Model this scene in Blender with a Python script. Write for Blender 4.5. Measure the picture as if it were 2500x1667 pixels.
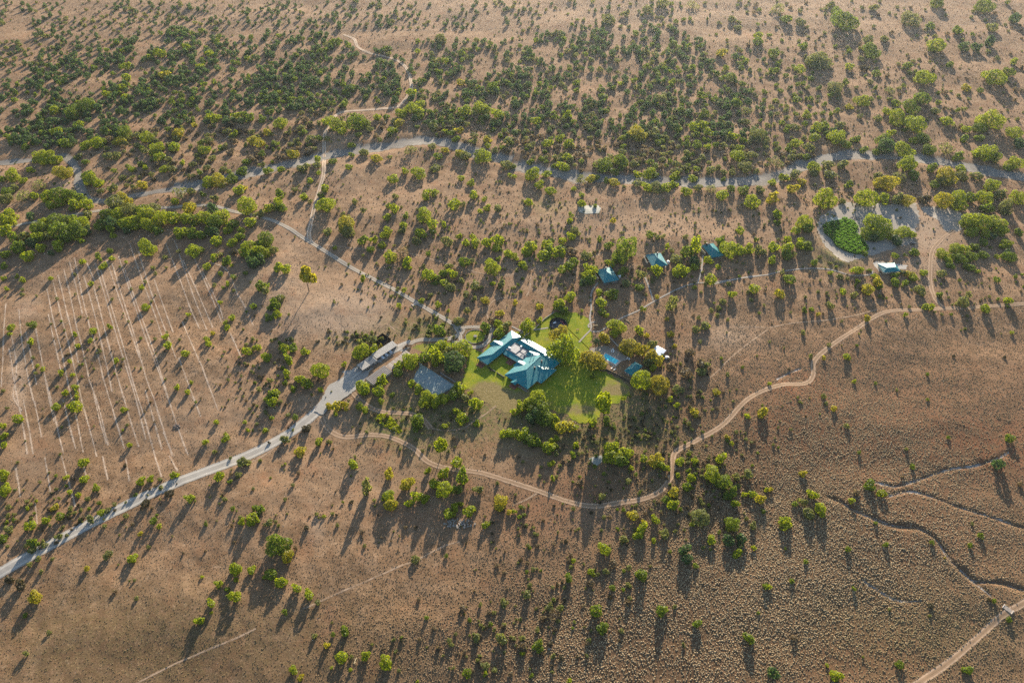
import bpy, bmesh, math, random
import numpy as np
from math import radians, sin, cos, tan, pi
from mathutils import Vector, Matrix

for _o in list(bpy.data.objects):
    bpy.data.objects.remove(_o)
SC = bpy.context.scene
COL = SC.collection

# ------------------------------------------------------------------ camera, world, sun, exposure
TILT, CAM_H, FPX = radians(43.5), 378.0, 1850.0          # depression, height over the plain, focal length in px of a 2500 px frame
cam_d = bpy.data.cameras.new("camera")
cam_d.sensor_fit = 'HORIZONTAL'
cam_d.sensor_width = 36.0
cam_d.lens = 36.0 * FPX / 2500.0
cam_d.clip_start, cam_d.clip_end = 1.0, 9000.0
cam = bpy.data.objects.new("camera", cam_d)
cam.location = (0, 0, CAM_H)
cam.rotation_euler = (pi / 2 - TILT, 0, 0)
COL.objects.link(cam)
SC.camera = cam

SUN_EL, SUN_AZ = radians(14.0), radians(10.5)            # azimuth measured from +Y (view direction) towards +X
wd = bpy.data.worlds.new("World")
SC.world = wd
wd.use_nodes = True
_nt = wd.node_tree
_nt.nodes.clear()
_out = _nt.nodes.new("ShaderNodeOutputWorld")
_bg = _nt.nodes.new("ShaderNodeBackground")
_sky = _nt.nodes.new("ShaderNodeTexSky")
_sky.sky_type = 'NISHITA'
_sky.sun_disc = False
_sky.sun_elevation = SUN_EL
_sky.sun_rotation = SUN_AZ
_sky.altitude = 1200
_sky.air_density, _sky.dust_density, _sky.ozone_density = 1.0, 1.2, 1.0
_bg.inputs["Strength"].default_value = 0.09
_nt.links.new(_sky.outputs[0], _bg.inputs["Color"])
_nt.links.new(_bg.outputs[0], _out.inputs["Surface"])

sun_d = bpy.data.lights.new("sun", 'SUN')
sun_d.energy = 5.0
sun_d.angle = radians(0.6)
sun_d.color = (1.0, 0.88, 0.71)
sun = bpy.data.objects.new("sun", sun_d)
_ts = Vector((sin(SUN_AZ) * cos(SUN_EL), cos(SUN_AZ) * cos(SUN_EL), sin(SUN_EL)))
sun.rotation_euler = _ts.to_track_quat('Z', 'Y').to_euler()
sun.location = (100, 500, 300)
COL.objects.link(sun)

SC.view_settings.view_transform = 'Standard'
SC.view_settings.look = 'None'
SC.view_settings.gamma = 1.0
SC.view_settings.use_curve_mapping = False
SC.view_settings.exposure = 1.72
SC.render.film_transparent = False
SC.cycles.use_denoising = False
SC.cycles.max_bounces = 6
SC.cycles.volume_bounces = 1
SC.cycles.transparent_max_bounces = 12
SC.cycles.sample_clamp_indirect = 1.5
SC.cycles.sample_clamp_direct = 4.0

# ------------------------------------------------------------------ survey: photo pixel (2500 x 1667) -> point of the plain
def W(px, py, z=0.0):
    x = (px - 1250.0) / FPX
    y = (833.5 - py) / FPX
    d = (x, cos(TILT) + y * sin(TILT), -sin(TILT) + y * cos(TILT))
    t = (CAM_H - z) / -d[2]
    return Vector((d[0] * t, d[1] * t, z))

def depth_at(px, py, z=0.0):
    y = (833.5 - py) / FPX
    return (CAM_H - z) / (sin(TILT) - y * cos(TILT))

def PX(x, y, z=0.0):                                      # numpy: world -> photo pixel
    dz = z - CAM_H
    f = y * cos(TILT) - dz * sin(TILT)
    u = y * sin(TILT) + dz * cos(TILT)
    return 1250.0 + FPX * x / f, 833.5 - FPX * u / f

TILES = {'A': (0, 1110, 2.8144), 'B': (625, 1110, 2.8144), 'C': (1250, 1110, 2.8144), 'D': (1875, 1110, 2.8144),
         'E': (0, 555, 2.8144), 'F': (625, 555, 2.8144), 'G': (1250, 555, 2.8144), 'H': (1875, 555, 2.8144),
         'I': (0, 0, 2.8144), 'J': (625, 0, 2.8144), 'K': (1250, 0, 1.608), 'L': (1875, 0, 1.608),
         'X': (0, 0, 0.9408), 'P': (0, 0, 1.0),
         'a': (820, 760, 2.94), 'b': (1100, 780, 5.88), 'c': (840, 800, 5.88), 'd': (1380, 780, 7.84), 'e': (1400, 540, 5.88),
         'f': (1960, 470, 3.36), 'g': (1320, 760, 8.4), 'h': (840, 820, 6.72)}
def T(tile, x, y):
    ox, oy, s = TILES[tile]
    return ox + x / s, oy + y / s
def TP(tile, pts):
    return [T(tile, float(a), float(b)) for a, b in (p.split(',') for p in pts.split())]
def TW(tile, x, y, z=0.0):
    return W(*T(tile, x, y), z)

# ------------------------------------------------------------------ small helpers
def link(o, parent=None):
    COL.objects.link(o)
    if parent is not None:
        o.parent = parent
    return o

def tag(o, label=None, cat=None, group=None, kind=None):
    if label: o["label"] = label
    if cat: o["category"] = cat
    if group: o["group"] = group
    if kind: o["kind"] = kind
    return o

def empty(name, loc, rz=0.0, label=None, cat=None, group=None):
    o = bpy.data.objects.new(name, None)
    o.location = loc
    o.rotation_euler = (0, 0, rz)
    o.empty_display_size = 0.5
    link(o)
    return tag(o, label, cat, group)

def np_mesh(name, verts, faces_flat, nper, mats, mat_idx=None, smooth=False):
    """verts (n,3); faces_flat flat index array; nper = corners per face (int or array)"""
    me = bpy.data.meshes.new(name)
    verts = np.asarray(verts, np.float32)
    faces_flat = np.asarray(faces_flat, np.int32).ravel()
    nf = len(faces_flat) // nper
    me.vertices.add(len(verts))
    me.vertices.foreach_set("co", verts.ravel())
    me.loops.add(len(faces_flat))
    me.loops.foreach_set("vertex_index", faces_flat)
    me.polygons.add(nf)
    me.polygons.foreach_set("loop_start", np.arange(0, len(faces_flat), nper, dtype=np.int32))
    me.polygons.foreach_set("loop_total", np.full(nf, nper, np.int32))
    if smooth:
        me.polygons.foreach_set("use_smooth", np.ones(nf, bool))
    for m in (mats if isinstance(mats, (list, tuple)) else [mats]):
        me.materials.append(m)
    if mat_idx is not None:
        me.polygons.foreach_set("material_index", np.asarray(mat_idx, np.int32))
    me.update(calc_edges=True)
    me.validate()
    return me

class MB:
    """collects boxes, prisms, tubes; build() links them as one mesh object"""
    def __init__(s):
        s.bm = bmesh.new()
    def box(s, x0, x1, y0, y1, z0, z1, M=None):
        v = [s.bm.verts.new((x, y, z)) for z in (z0, z1) for x, y in ((x0, y0), (x1, y0), (x1, y1), (x0, y1))]
        for f in ((3, 2, 1, 0), (4, 5, 6, 7), (0, 1, 5, 4), (1, 2, 6, 5), (2, 3, 7, 6), (3, 0, 4, 7)):
            s.bm.faces.new([v[i] for i in f])
        if M is not None:
            bmesh.ops.transform(s.bm, matrix=M, verts=v)
        return v
    def poly(s, pts):
        v = [s.bm.verts.new(p) for p in pts]
        s.bm.faces.new(v)
        return v
    def solid(s, top, bottom):
        """two rings of equal length, closed"""
        a = [s.bm.verts.new(p) for p in top]
        b = [s.bm.verts.new(p) for p in bottom]
        n = len(a)
        s.bm.faces.new(a)
        s.bm.faces.new(b[::-1])
        for i in range(n):
            s.bm.faces.new((a[i], b[i], b[(i + 1) % n], a[(i + 1) % n]))
    def hip(s, e, r, th=0.16):
        """roof: eave corners e[4] (ring), ridge r[2]: r[0] near edge e3-e0, r[1] near edge e1-e2"""
        E = [s.bm.verts.new(p) for p in e]
        B = [s.bm.verts.new((p[0], p[1], p[2] - th)) for p in e]
        R = [s.bm.verts.new(p) for p in r]
        s.bm.faces.new((E[0], E[1], R[1], R[0]))
        s.bm.faces.new((E[2], E[3], R[0], R[1]))
        s.bm.faces.new((E[1], E[2], R[1]))
        s.bm.faces.new((E[3], E[0], R[0]))
        for i in range(4):
            s.bm.faces.new((E[i], B[i], B[(i + 1) % 4], E[(i + 1) % 4]))
        s.bm.faces.new(B[::-1])
    def tube(s, pts, r0, r1=None, n=6, cap=True):
        r1 = r0 if r1 is None else r1
        pts = [Vector(p) for p in pts]
        rings = []
        for i, p in enumerate(pts):
            d = (pts[min(i + 1, len(pts) - 1)] - pts[max(i - 1, 0)]).normalized()
            a = d.orthogonal().normalized()
            b = d.cross(a)
            r = r0 + (r1 - r0) * i / max(1, len(pts) - 1)
            rings.append([s.bm.verts.new(p + (a * cos(2 * pi * k / n) + b * sin(2 * pi * k / n)) * r) for k in range(n)])
        for q, w in zip(rings, rings[1:]):
            for k in range(n):
                s.bm.faces.new((q[k], q[(k + 1) % n], w[(k + 1) % n], w[k]))
        if cap:
            s.bm.faces.new(rings[0][::-1])
            s.bm.faces.new(rings[-1])
    def disc(s, c, r, z0, z1, n=24, r_top=None):
        rt = r if r_top is None else r_top
        s.solid([(c[0] + rt * cos(2 * pi * k / n), c[1] + rt * sin(2 * pi * k / n), z1) for k in range(n)],
                [(c[0] + r * cos(2 * pi * k / n), c[1] + r * sin(2 * pi * k / n), z0) for k in range(n)])
    def build(s, name, mat, parent=None, smooth=False, bevel=0.0):
        bmesh.ops.recalc_face_normals(s.bm, faces=s.bm.faces[:])
        if bevel:
            bmesh.ops.bevel(s.bm, geom=s.bm.edges[:], offset=bevel, segments=1, affect='EDGES')
        me = bpy.data.meshes.new(name)
        s.bm.to_mesh(me)
        s.bm.free()
        me.materials.append(mat)
        if smooth:
            me.polygons.foreach_set("use_smooth", np.ones(len(me.polygons), bool))
        return link(bpy.data.objects.new(name, me), parent)

# ------------------------------------------------------------------ material helper
class NB:
    def __init__(s, name):
        s.m = bpy.data.materials.new(name)
        s.m.use_nodes = True
        s.t = s.m.node_tree
        s.t.nodes.clear()
        s.out = s.t.nodes.new("ShaderNodeOutputMaterial")
    def put(s, sock, v):
        if isinstance(v, bpy.types.NodeSocket):
            s.t.links.new(v, sock)
        elif isinstance(v, (tuple, list)) and len(v) == 3 and sock.type == 'RGBA':
            sock.default_value = (*v, 1.0)
        else:
            sock.default_value = v
    def n(s, typ, out=0, props=None, **kw):
        nd = s.t.nodes.new("ShaderNode" + typ)
        for k, v in (props or {}).items():
            setattr(nd, k, v)
        for k, v in kw.items():
            key = int(k[1:]) if k[0] == '_' and k[1:].isdigit() else k.replace('_', ' ')
            s.put(nd.inputs[key], v)
        return nd.outputs[out]
    def math(s, op, a, b=0.0, c=0.0, clamp=False):
        return s.n("Math", props={'operation': op, 'use_clamp': clamp}, _0=a, _1=b, _2=c)
    def mix(s, f, a, b, blend='MIX'):
        nd = s.t.nodes.new("ShaderNodeMix")
        nd.data_type = 'RGBA'
        nd.blend_type = blend
        s.put(nd.inputs[0], f)
        s.put(nd.inputs[6], a)
        s.put(nd.inputs[7], b)
        return nd.outputs[2]
    def pos(s):
        return s.n("NewGeometry", out=0)
    def noise(s, scale, detail=3.0, rough=0.55, vec=None, out=0):
        return s.n("TexNoise", out=out, Vector=vec if vec is not None else s.pos(), Scale=scale, Detail=detail, Roughness=rough)
    def step(s, v, lo, hi):                              # smooth 0..1
        return s.n("MapRange", props={'interpolation_type': 'SMOOTHSTEP'}, Value=v, From_Min=lo, From_Max=hi, To_Min=0.0, To_Max=1.0)
    def attr(s, name, out=0):
        return s.n("Attribute", out=out, props={'attribute_name': name})
    def bump(s, h, strength=0.5, dist=0.1, normal=None):
        kw = dict(Strength=strength, Distance=dist, Height=h)
        if normal is not None: kw['Normal'] = normal
        return s.n("Bump", **kw)
    def bsdf(s, color, rough=0.9, spec=0.2, metal=0.0, normal=None, **kw):
        a = {'Base Color': color, 'Roughness': rough, 'Metallic': metal, 'Specular IOR Level': spec}
        a.update(kw)
        nd = s.t.nodes.new("ShaderNodeBsdfPrincipled")
        for k, v in a.items():
            s.put(nd.inputs[k], v)
        if normal is not None:
            s.put(nd.inputs['Normal'], normal)
        return nd.outputs[0]
    def done(s, shader):
        s.put(s.out.inputs['Surface'], shader)
        return s.m

def simple(name, color, rough=0.8, spec=0.25, var=0.15, scale=3.0, metal=0.0):
    b = NB(name)
    n = b.noise(scale, 3.0)
    dark = tuple(c * (1 - var) for c in color)
    lite = tuple(min(1, c * (1 + var)) for c in color)
    return b.done(b.bsdf(b.mix(n, dark, lite), rough, spec, metal))
# ------------------------------------------------------------------ vegetation survey: tile, then x,y,width,type (tile pixels)
VEG = {
'A': """575,45,70,B 575,165,62,B 453,153,42,B 658,220,50,B 478,252,40,B 538,278,48,B 185,320,36,P 250,312,26,B 52,360,42,P 188,368,38,B
375,362,52,Y 485,378,46,P 515,400,34,P 418,430,56,M 312,455,56,B 215,495,72,B 222,610,78,M 230,655,58,P 50,420,40,P 47,460,36,B
52,512,60,P 20,580,60,M 412,565,58,P 440,500,28,P 310,625,44,P 30,140,74,B 40,235,88,B 965,175,64,B 1032,160,50,B 1197,133,54,B
1095,168,36,P 1108,220,36,P 935,275,34,M 788,342,32,P 698,398,50,B 735,388,50,P 620,440,64,P 868,418,40,P 720,490,36,P 1050,450,50,M
1088,485,40,B 1076,408,26,M 960,535,40,Y 1295,298,62,B 1513,150,72,B 1640,145,48,P 1580,190,36,M 1675,45,80,P 1543,312,40,P 1600,375,36,M
1165,262,60,K 1000,335,60,K 600,775,46,Y 905,705,72,B 740,680,62,P 1725,440,90,B 1660,455,52,B 1625,780,98,B 1725,785,60,B 1622,855,40,B
1495,882,56,B 1565,925,46,M 1615,980,82,B 1575,970,40,B 1450,1018,66,B 1455,1085,26,B 1378,1140,76,B 1383,835,28,B 140,900,80,K
62,865,60,K 232,980,95,Y 170,1105,40,M 185,1370,46,P 335,1225,36,P 265,720,46,P 200,758,40,P 285,805,36,P 600,305,40,P 1745,375,40,M""",
'B': """670,55,68,B 915,130,76,Yt 755,190,76,PT 1035,190,100,Y 905,280,90,B 930,345,95,Y 1185,105,54,B 1295,120,82,B 1378,55,66,B 1420,125,80,MT
1220,200,80,B 1290,235,130,B 1385,240,70,M 1105,280,85,B 1160,300,62,B 1050,330,64,B 1370,355,60,B 1410,335,50,B 1320,405,82,B
1462,380,86,B 1535,235,78,P 1680,315,110,Y 1740,388,46,Y 1570,480,64,B 20,375,66,M 5,445,50,B 90,470,52,P 140,615,165,M 215,690,90,Y
105,820,80,M 60,838,36,B 170,880,80,B 278,915,70,B 363,958,76,B 200,1082,46,M 350,500,44,K 467,422,28,B 1093,715,56,P 610,1218,70,M
483,1312,50,Y 590,1395,80,B 760,1380,66,B 885,1430,92,B 258,1472,60,B 300,1533,54,Y 520,1462,26,B 650,1480,30,B 400,1245,46,P
425,1012,40,P 1610,1160,38,M 1510,1262,60,P 1330,1285,40,P 1420,1065,54,S 1690,1270,80,P 1448,1500,60,M 1570,1450,60,P 1640,1475,42,P
1525,1410,36,P 1575,1505,40,B 1355,1468,28,P 1110,1558,36,B 200,60,22,B 1600,1085,40,S 1700,1010,60,P""",
'C': """820,90,44,B 628,130,26,B 800,185,50,P 470,190,60,S 255,65,36,B 285,55,36,B 278,160,48,B 200,82,26,P 420,5,50,M 615,290,56,P
568,318,26,P 905,30,50,B 985,35,90,Y 1020,65,60,B 1050,88,60,B 1150,48,52,B 1255,42,50,B 1430,25,80,B 1375,130,130,B 1460,180,110,M
1140,148,48,B 1210,110,40,M 1230,165,66,B 1255,135,40,M 1200,225,62,M 1105,260,80,Y 1065,310,60,M 1110,345,80,B 1620,130,70,P
1545,150,60,P 1520,245,72,M 1600,262,46,B 1655,262,60,B 1712,300,70,Y 1750,235,40,B 1540,322,62,B 1480,285,56,M 1730,385,46,M
832,410,74,Y 905,460,40,Y 890,500,76,B 870,545,74,B 985,440,66,B 1050,545,80,P 1120,525,34,P 775,570,60,P 975,592,46,B 1300,425,130,P
1240,475,40,B 1510,470,105,Mt 1490,585,80,D 1580,580,80,D 1545,670,70,B 1665,638,40,B 1660,480,60,P 1610,428,34,P 1365,585,70,B
1315,635,36,P 632,645,92,B 1180,655,82,D 1200,715,74,D 1258,768,46,M 885,825,88,M 390,850,72,M 310,895,36,K 280,908,28,P 550,805,52,B
645,798,50,P 420,722,36,B 695,750,56,S 800,775,40,P 688,915,46,M 768,928,34,M 800,895,40,P 795,1010,50,S 578,1072,82,M 625,1190,88,M
1028,1068,82,M 1267,1160,62,M 1630,1255,80,M 1745,905,50,M 185,1310,80,M 285,1380,50,P 65,1260,50,P 70,1365,40,B 70,1320,60,S
100,960,60,P 125,895,40,P 260,1040,60,P 330,1050,50,P 215,1115,50,S 285,1095,90,S 175,1200,46,P 750,1208,40,P 390,1560,50,B
1178,1300,40,P 1690,1090,26,M 500,1180,26,P 1085,665,28,M 175,780,24,P 12,385,44,B 540,880,50,S 1560,210,36,P""",
'D': """243,118,54,Y 305,265,76,B 15,230,40,Y 185,330,46,M 275,395,90,P 355,370,88,B 125,455,94,B 250,320,70,P 600,265,52,S 570,318,46,B
692,205,84,M 783,270,60,B 995,70,44,M 925,145,26,S 1580,60,78,D 1740,200,40,S 738,472,32,M 808,620,42,M 545,645,44,M 1125,605,36,M
1385,620,42,M 1463,555,46,M 1403,470,30,P 260,735,40,M 165,870,42,M 10,910,40,B 593,912,34,M 835,1055,26,P 1115,1035,40,K 1110,1105,26,P
1550,1005,36,M 1515,1000,36,K 1653,1135,40,M 45,1505,84,D 475,1505,86,B 905,1440,56,M 1375,1475,64,M 410,1440,30,B 185,1250,50,S
120,640,26,M 655,1380,20,M 1210,710,16,Y""",
'E': """1005,130,118,B 1333,155,100,B 1493,97,80,B 1600,105,70,B 1420,270,54,B 1518,322,40,M 1225,160,34,P 1128,200,40,P 1050,270,40,P
1062,310,30,P 1140,270,24,P 755,165,44,M 675,195,46,M 688,222,40,B 770,212,46,B 708,265,54,B 565,242,50,B 865,235,28,B 555,97,48,M
778,60,48,B 352,350,38,B 515,325,28,P 620,388,40,B 973,408,44,B 995,368,30,P 998,548,52,B 1290,592,38,B 155,358,50,B 117,330,36,B
37,413,36,B 150,420,26,P 150,455,32,P 390,490,26,P 768,490,26,P 75,690,54,B 62,735,36,B 217,672,60,M 208,785,50,B 515,735,50,B
640,710,52,B 752,682,46,B 618,782,38,B 528,815,40,B 1133,750,48,B 1152,812,62,B 1232,770,26,P 1275,868,52,B 1420,762,44,B 1437,797,46,B
1460,722,36,Y 1545,640,40,B 1590,612,52,B 1555,682,48,B 1510,513,36,B 1565,397,40,B 1535,420,26,M 1605,345,40,M 1690,315,40,M
1608,437,28,P 1472,402,36,P 1735,540,50,M 1690,850,66,B 1690,805,36,P 1745,825,44,B 1735,770,40,P 225,890,32,P 252,945,34,B 290,973,38,B
245,995,32,P 480,922,36,B 418,998,44,B 495,1012,38,B 516,1090,48,B 452,1130,50,B 522,1128,42,B 520,1160,38,B 382,1228,54,B 470,1225,46,B
520,1230,80,B 800,912,44,B 850,1250,48,B 840,1390,24,B 880,1488,42,B 1215,1100,44,B 1283,1132,42,B 1313,1065,30,B 1490,1335,42,B
1685,1338,36,B 1708,1392,30,B 1412,1472,50,B 1552,1452,56,B 1550,1418,30,B 1478,1540,40,P 122,1312,66,B 20,1362,50,B 22,1428,54,B
25,1497,50,B 45,1240,32,P 20,1115,30,P 15,345,44,B 20,260,50,M 45,20,80,B 130,130,100,M 190,197,82,B 265,65,90,B 405,125,86,B
280,140,70,B 350,180,50,D 270,10,120,M 420,30,160,M 520,20,130,M 600,15,60,D 30,180,70,M 160,55,80,P 340,60,80,P 440,70,90,M 90,70,80,M
210,110,70,D 865,25,50,D 760,12,60,B 1075,15,70,M 1230,40,80,B 1270,30,80,B 1320,40,80,M 1380,50,80,M 1430,30,70,M 1480,40,70,D
1570,25,60,B 1665,20,60,B 1710,130,110,B 1690,170,90,B 1740,190,100,M 1760,120,70,M 1740,240,90,D 1475,205,60,B 1515,185,40,P
1560,225,70,M 1587,262,30,B 1600,170,60,K 1650,60,70,M""",
'F': """70,75,120,M 40,115,100,B 30,165,110,B 120,150,70,P 20,220,70,D 145,278,70,B 205,290,66,B 337,325,122,YT 40,400,80,M 60,440,60,P
135,505,70,M 160,490,70,P 130,540,70,M 90,545,50,M 140,595,56,B 82,612,54,M 105,770,40,P 235,760,44,P 165,790,50,M 195,820,66,B
255,820,70,M 335,842,56,B 195,850,50,M 215,890,60,B 235,915,50,B 12,825,50,B 65,893,70,B 185,960,36,M 210,1003,56,B 205,1068,44,M
295,1040,66,B 345,1075,80,M 252,1112,48,M 445,1112,48,B 95,1050,50,P 115,1160,80,M 130,1140,64,B 110,1200,70,B 168,1203,40,P
15,1115,40,P 437,980,120,B 605,935,44,B 720,845,105,B 805,835,60,B 858,815,36,Y 500,1228,60,Y 560,1225,80,Y 615,1222,62,Y 545,1278,42,B
710,1230,50,B 748,1258,56,B 725,1095,100,B 750,1118,60,B 865,1045,80,B 842,1125,72,B 940,1148,36,M 855,1195,40,B 1060,910,110,B
1155,890,80,M 985,950,66,B 975,1000,60,M 1235,880,100,Bt 1270,815,90,B 1360,915,155,D 1330,860,90,P 1420,830,115,B 1065,1075,56,B
1115,1110,60,B 1170,1175,110,B 1225,1195,90,B 1290,1180,85,B 1360,1140,90,M 1395,1100,76,B 1107,1335,90,Mt 1415,1315,72,B 1390,1275,50,M
1370,1260,50,B 1515,1215,80,B 1480,1250,50,P 1440,1165,60,P 1470,1135,40,B 1510,1345,50,B 1297,1362,40,B 1700,1420,66,B 1745,1410,60,B
1262,1500,90,BT 425,1472,66,B 300,1535,76,Y 505,1470,44,P 350,1380,70,K 190,1450,70,P 268,1305,44,M 220,1285,40,P 105,1310,40,M
60,1390,44,B 490,30,70,P 730,80,70,M 815,80,60,B 865,118,52,B 785,148,56,M 545,140,36,B 895,30,90,B 1010,15,60,P 1100,90,60,P
1125,35,80,B 920,195,92,B 1010,175,110,S 1030,240,76,B 1055,280,40,B 1315,100,80,P 1400,60,50,B 1445,105,60,B 1510,105,70,B 1490,65,46,B
1590,105,70,B 1660,90,80,B 1650,145,60,B 1740,180,70,B 1185,178,46,M 1425,232,80,M 1480,230,46,P 1618,265,108,B 1665,215,40,M
1190,320,100,B 1240,345,60,M 1155,268,40,P 1325,262,60,P 1290,315,56,M 1350,315,70,B 1240,380,40,M 1295,375,60,B 1335,415,70,P
1410,362,50,P 1015,432,42,B 735,348,52,B 1200,465,40,P 1135,503,42,B 985,540,42,B 1250,530,46,B 1500,400,70,P 1545,410,40,P
1625,385,44,B 1688,382,74,P 1440,462,60,P 1500,490,46,P 1570,498,62,Y 1452,565,50,P 1320,570,30,B 1390,640,60,P 1675,585,60,Y
1030,655,32,P 1130,632,26,P 1250,705,80,M 1180,745,30,P 1065,563,28,M 1615,640,50,S 1660,655,60,B 1580,690,70,M 1715,670,70,P
1675,715,70,B 800,770,60,P 720,790,50,P 620,20,100,P 1215,25,50,M""",
'G': """120,130,100,B 110,165,80,B 245,115,70,B 275,92,36,D 350,90,60,B 405,58,60,B 440,22,66,P 250,150,80,B 215,195,80,B 280,175,70,B
335,140,70,M 340,175,60,B 415,160,70,S 510,190,80,P 600,72,46,M 665,115,66,M 785,150,150,Mt 730,215,70,M 660,235,50,B 690,255,60,B
770,290,60,M 745,320,50,M 948,55,56,M 1000,75,50,P 1035,70,40,P 1065,130,44,B 1100,160,40,P 1190,70,40,P 1262,100,80,BT 1200,170,80,M
1135,215,90,P 1260,230,70,D 1255,272,52,B 1165,290,90,B 1130,310,70,B 990,295,80,B 885,318,70,P 960,350,36,P 1432,95,70,M 1490,150,120,B
1555,150,90,B 1620,145,80,B 1690,155,70,P 1735,165,50,P 1352,222,62,B 1418,272,44,B 1570,20,54,B 1675,82,44,M 545,285,90,B 520,330,90,B
540,365,80,M 500,380,60,D 600,445,52,B 695,455,90,M 610,520,76,B 620,580,56,M 650,605,40,B 880,412,66,M 785,385,60,P 790,512,30,P
895,555,50,B 1110,500,70,PT 1365,360,80,B 1330,385,40,P 1252,412,34,B 1000,475,36,Y 1490,390,40,P 1510,460,54,B 1455,510,56,P
1640,500,34,P 1663,425,70,B 1620,445,40,P 1420,550,40,P 1370,570,36,P 1413,602,36,P 1065,625,30,Y 1005,568,20,P 1285,620,30,P
1485,628,30,P 1320,675,60,P 1345,670,40,B 1270,700,60,P 1085,735,50,Y 1120,815,36,Y 870,705,60,B 930,742,42,Y 725,675,110,B 705,725,64,B
640,755,80,O 815,815,130,O 900,840,80,Y 770,840,60,Y 970,800,60,P 945,880,90,O 940,920,70,P 1000,915,70,Y 975,965,50,B 885,1045,130,B
1010,1080,130,O 1095,965,60,S 1190,1000,80,S 1140,1110,70,P 510,885,90,O 570,915,110,O 620,945,60,Y 555,1010,50,M 330,735,130,O
352,825,190,B 400,480,90,B 330,530,90,B 345,565,80,M 310,525,60,B 483,572,26,B 185,545,56,Y 20,520,50,Y 80,260,66,B 30,295,34,P
20,200,60,B 430,240,60,M 390,270,70,M 345,292,60,B 265,378,36,P 70,350,26,M 235,250,24,P 15,415,30,P 110,670,90,B 185,638,46,B
165,1190,140,B 110,1210,90,B 60,1225,70,B 20,1265,60,B 190,1250,130,M 230,1310,110,M 280,1315,70,B 150,1290,100,D 25,1410,60,B
80,1420,80,B 130,1450,90,M 165,1475,80,M 190,1490,40,B 340,1370,80,Y 400,1370,70,Y 430,1370,50,B 300,1365,50,B 642,1185,125,BT
650,1320,60,M 555,1340,66,B 255,1510,80,B 295,1500,50,B 275,1465,40,B 305,1450,40,B 440,1490,50,B 690,1520,100,B 765,1555,96,B
690,1580,100,B 740,1605,100,M 770,1172,36,B 810,1157,20,B 1085,1180,40,B 1130,1222,44,B 1250,1268,56,Y 1400,1130,56,Y 1480,1010,36,P
1325,945,70,P 1300,990,60,P 1300,940,80,S 1230,860,60,S 1715,1270,80,Y 1620,1295,50,B 1475,1435,50,Y 1510,1477,36,B 990,1500,24,P
1045,1325,30,P 775,1290,30,P""",
'H': """680,40,120,B 760,50,120,B 850,40,130,B 940,30,120,B 990,45,70,B 880,85,100,D 720,70,90,D 195,22,56,B 275,5,70,M 130,80,60,B
230,85,50,B 40,130,80,B 135,140,90,B 225,115,80,B 265,125,90,M 180,185,50,P 130,190,80,M 30,225,66,B 320,245,56,M 360,205,44,P
425,245,40,P 470,270,30,B 430,310,50,B 495,340,60,P 545,348,40,P 618,290,96,B 660,175,60,M 700,295,40,M 100,310,50,P 150,355,80,M
75,455,70,Y 345,445,30,P 402,450,34,P 255,480,26,P 520,440,50,B 430,535,54,P 590,460,50,P 695,425,90,Y 770,475,36,P 755,370,80,Y
770,405,50,M 735,335,60,B 875,325,60,B 930,310,70,P 980,325,80,Y 1000,345,70,B 1070,310,60,B 880,375,70,M 950,380,50,M 615,370,46,M
1050,430,80,P 875,192,60,B 940,187,40,M 1008,172,84,M 250,565,48,M 303,560,42,M 348,595,34,Y 240,715,40,P 1200,180,110,B 1290,150,120,B
1350,150,80,B 1420,140,90,M 1480,110,80,M 1320,210,120,M 1400,200,110,M 1480,190,80,M 1240,220,80,B 1380,270,90,M 1440,300,50,B
1250,260,70,M 1530,140,40,P 1640,105,110,B 1600,130,50,B 1655,195,110,M 1580,200,50,B 1640,165,60,D 1190,315,80,P 1185,465,50,M
1340,505,90,P 1375,460,50,P 1700,340,50,M 1572,360,50,M 1565,280,20,B 1745,325,30,M 1495,550,70,B 1650,505,60,B 1645,548,26,M
1078,548,50,B 1115,548,54,B 940,605,42,B 682,628,60,Y 970,548,26,P 1750,410,20,M 1680,715,30,B 295,885,42,P 385,895,36,Y 540,880,54,B
425,805,34,P 612,812,26,M 595,1048,34,B 740,1062,24,M 890,1110,24,P 1098,1010,28,M 1098,1180,26,M 385,1165,46,P 395,1215,30,P
445,1245,46,Y 545,1365,46,P 1240,1440,30,M 1660,1450,60,M 628,1545,34,M 950,1520,30,P 12,1070,30,B 1275,885,24,K 1625,890,24,K
1400,30,110,B 1500,40,110,B 1600,20,120,B 1540,60,80,D 1720,30,80,M""",
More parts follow.
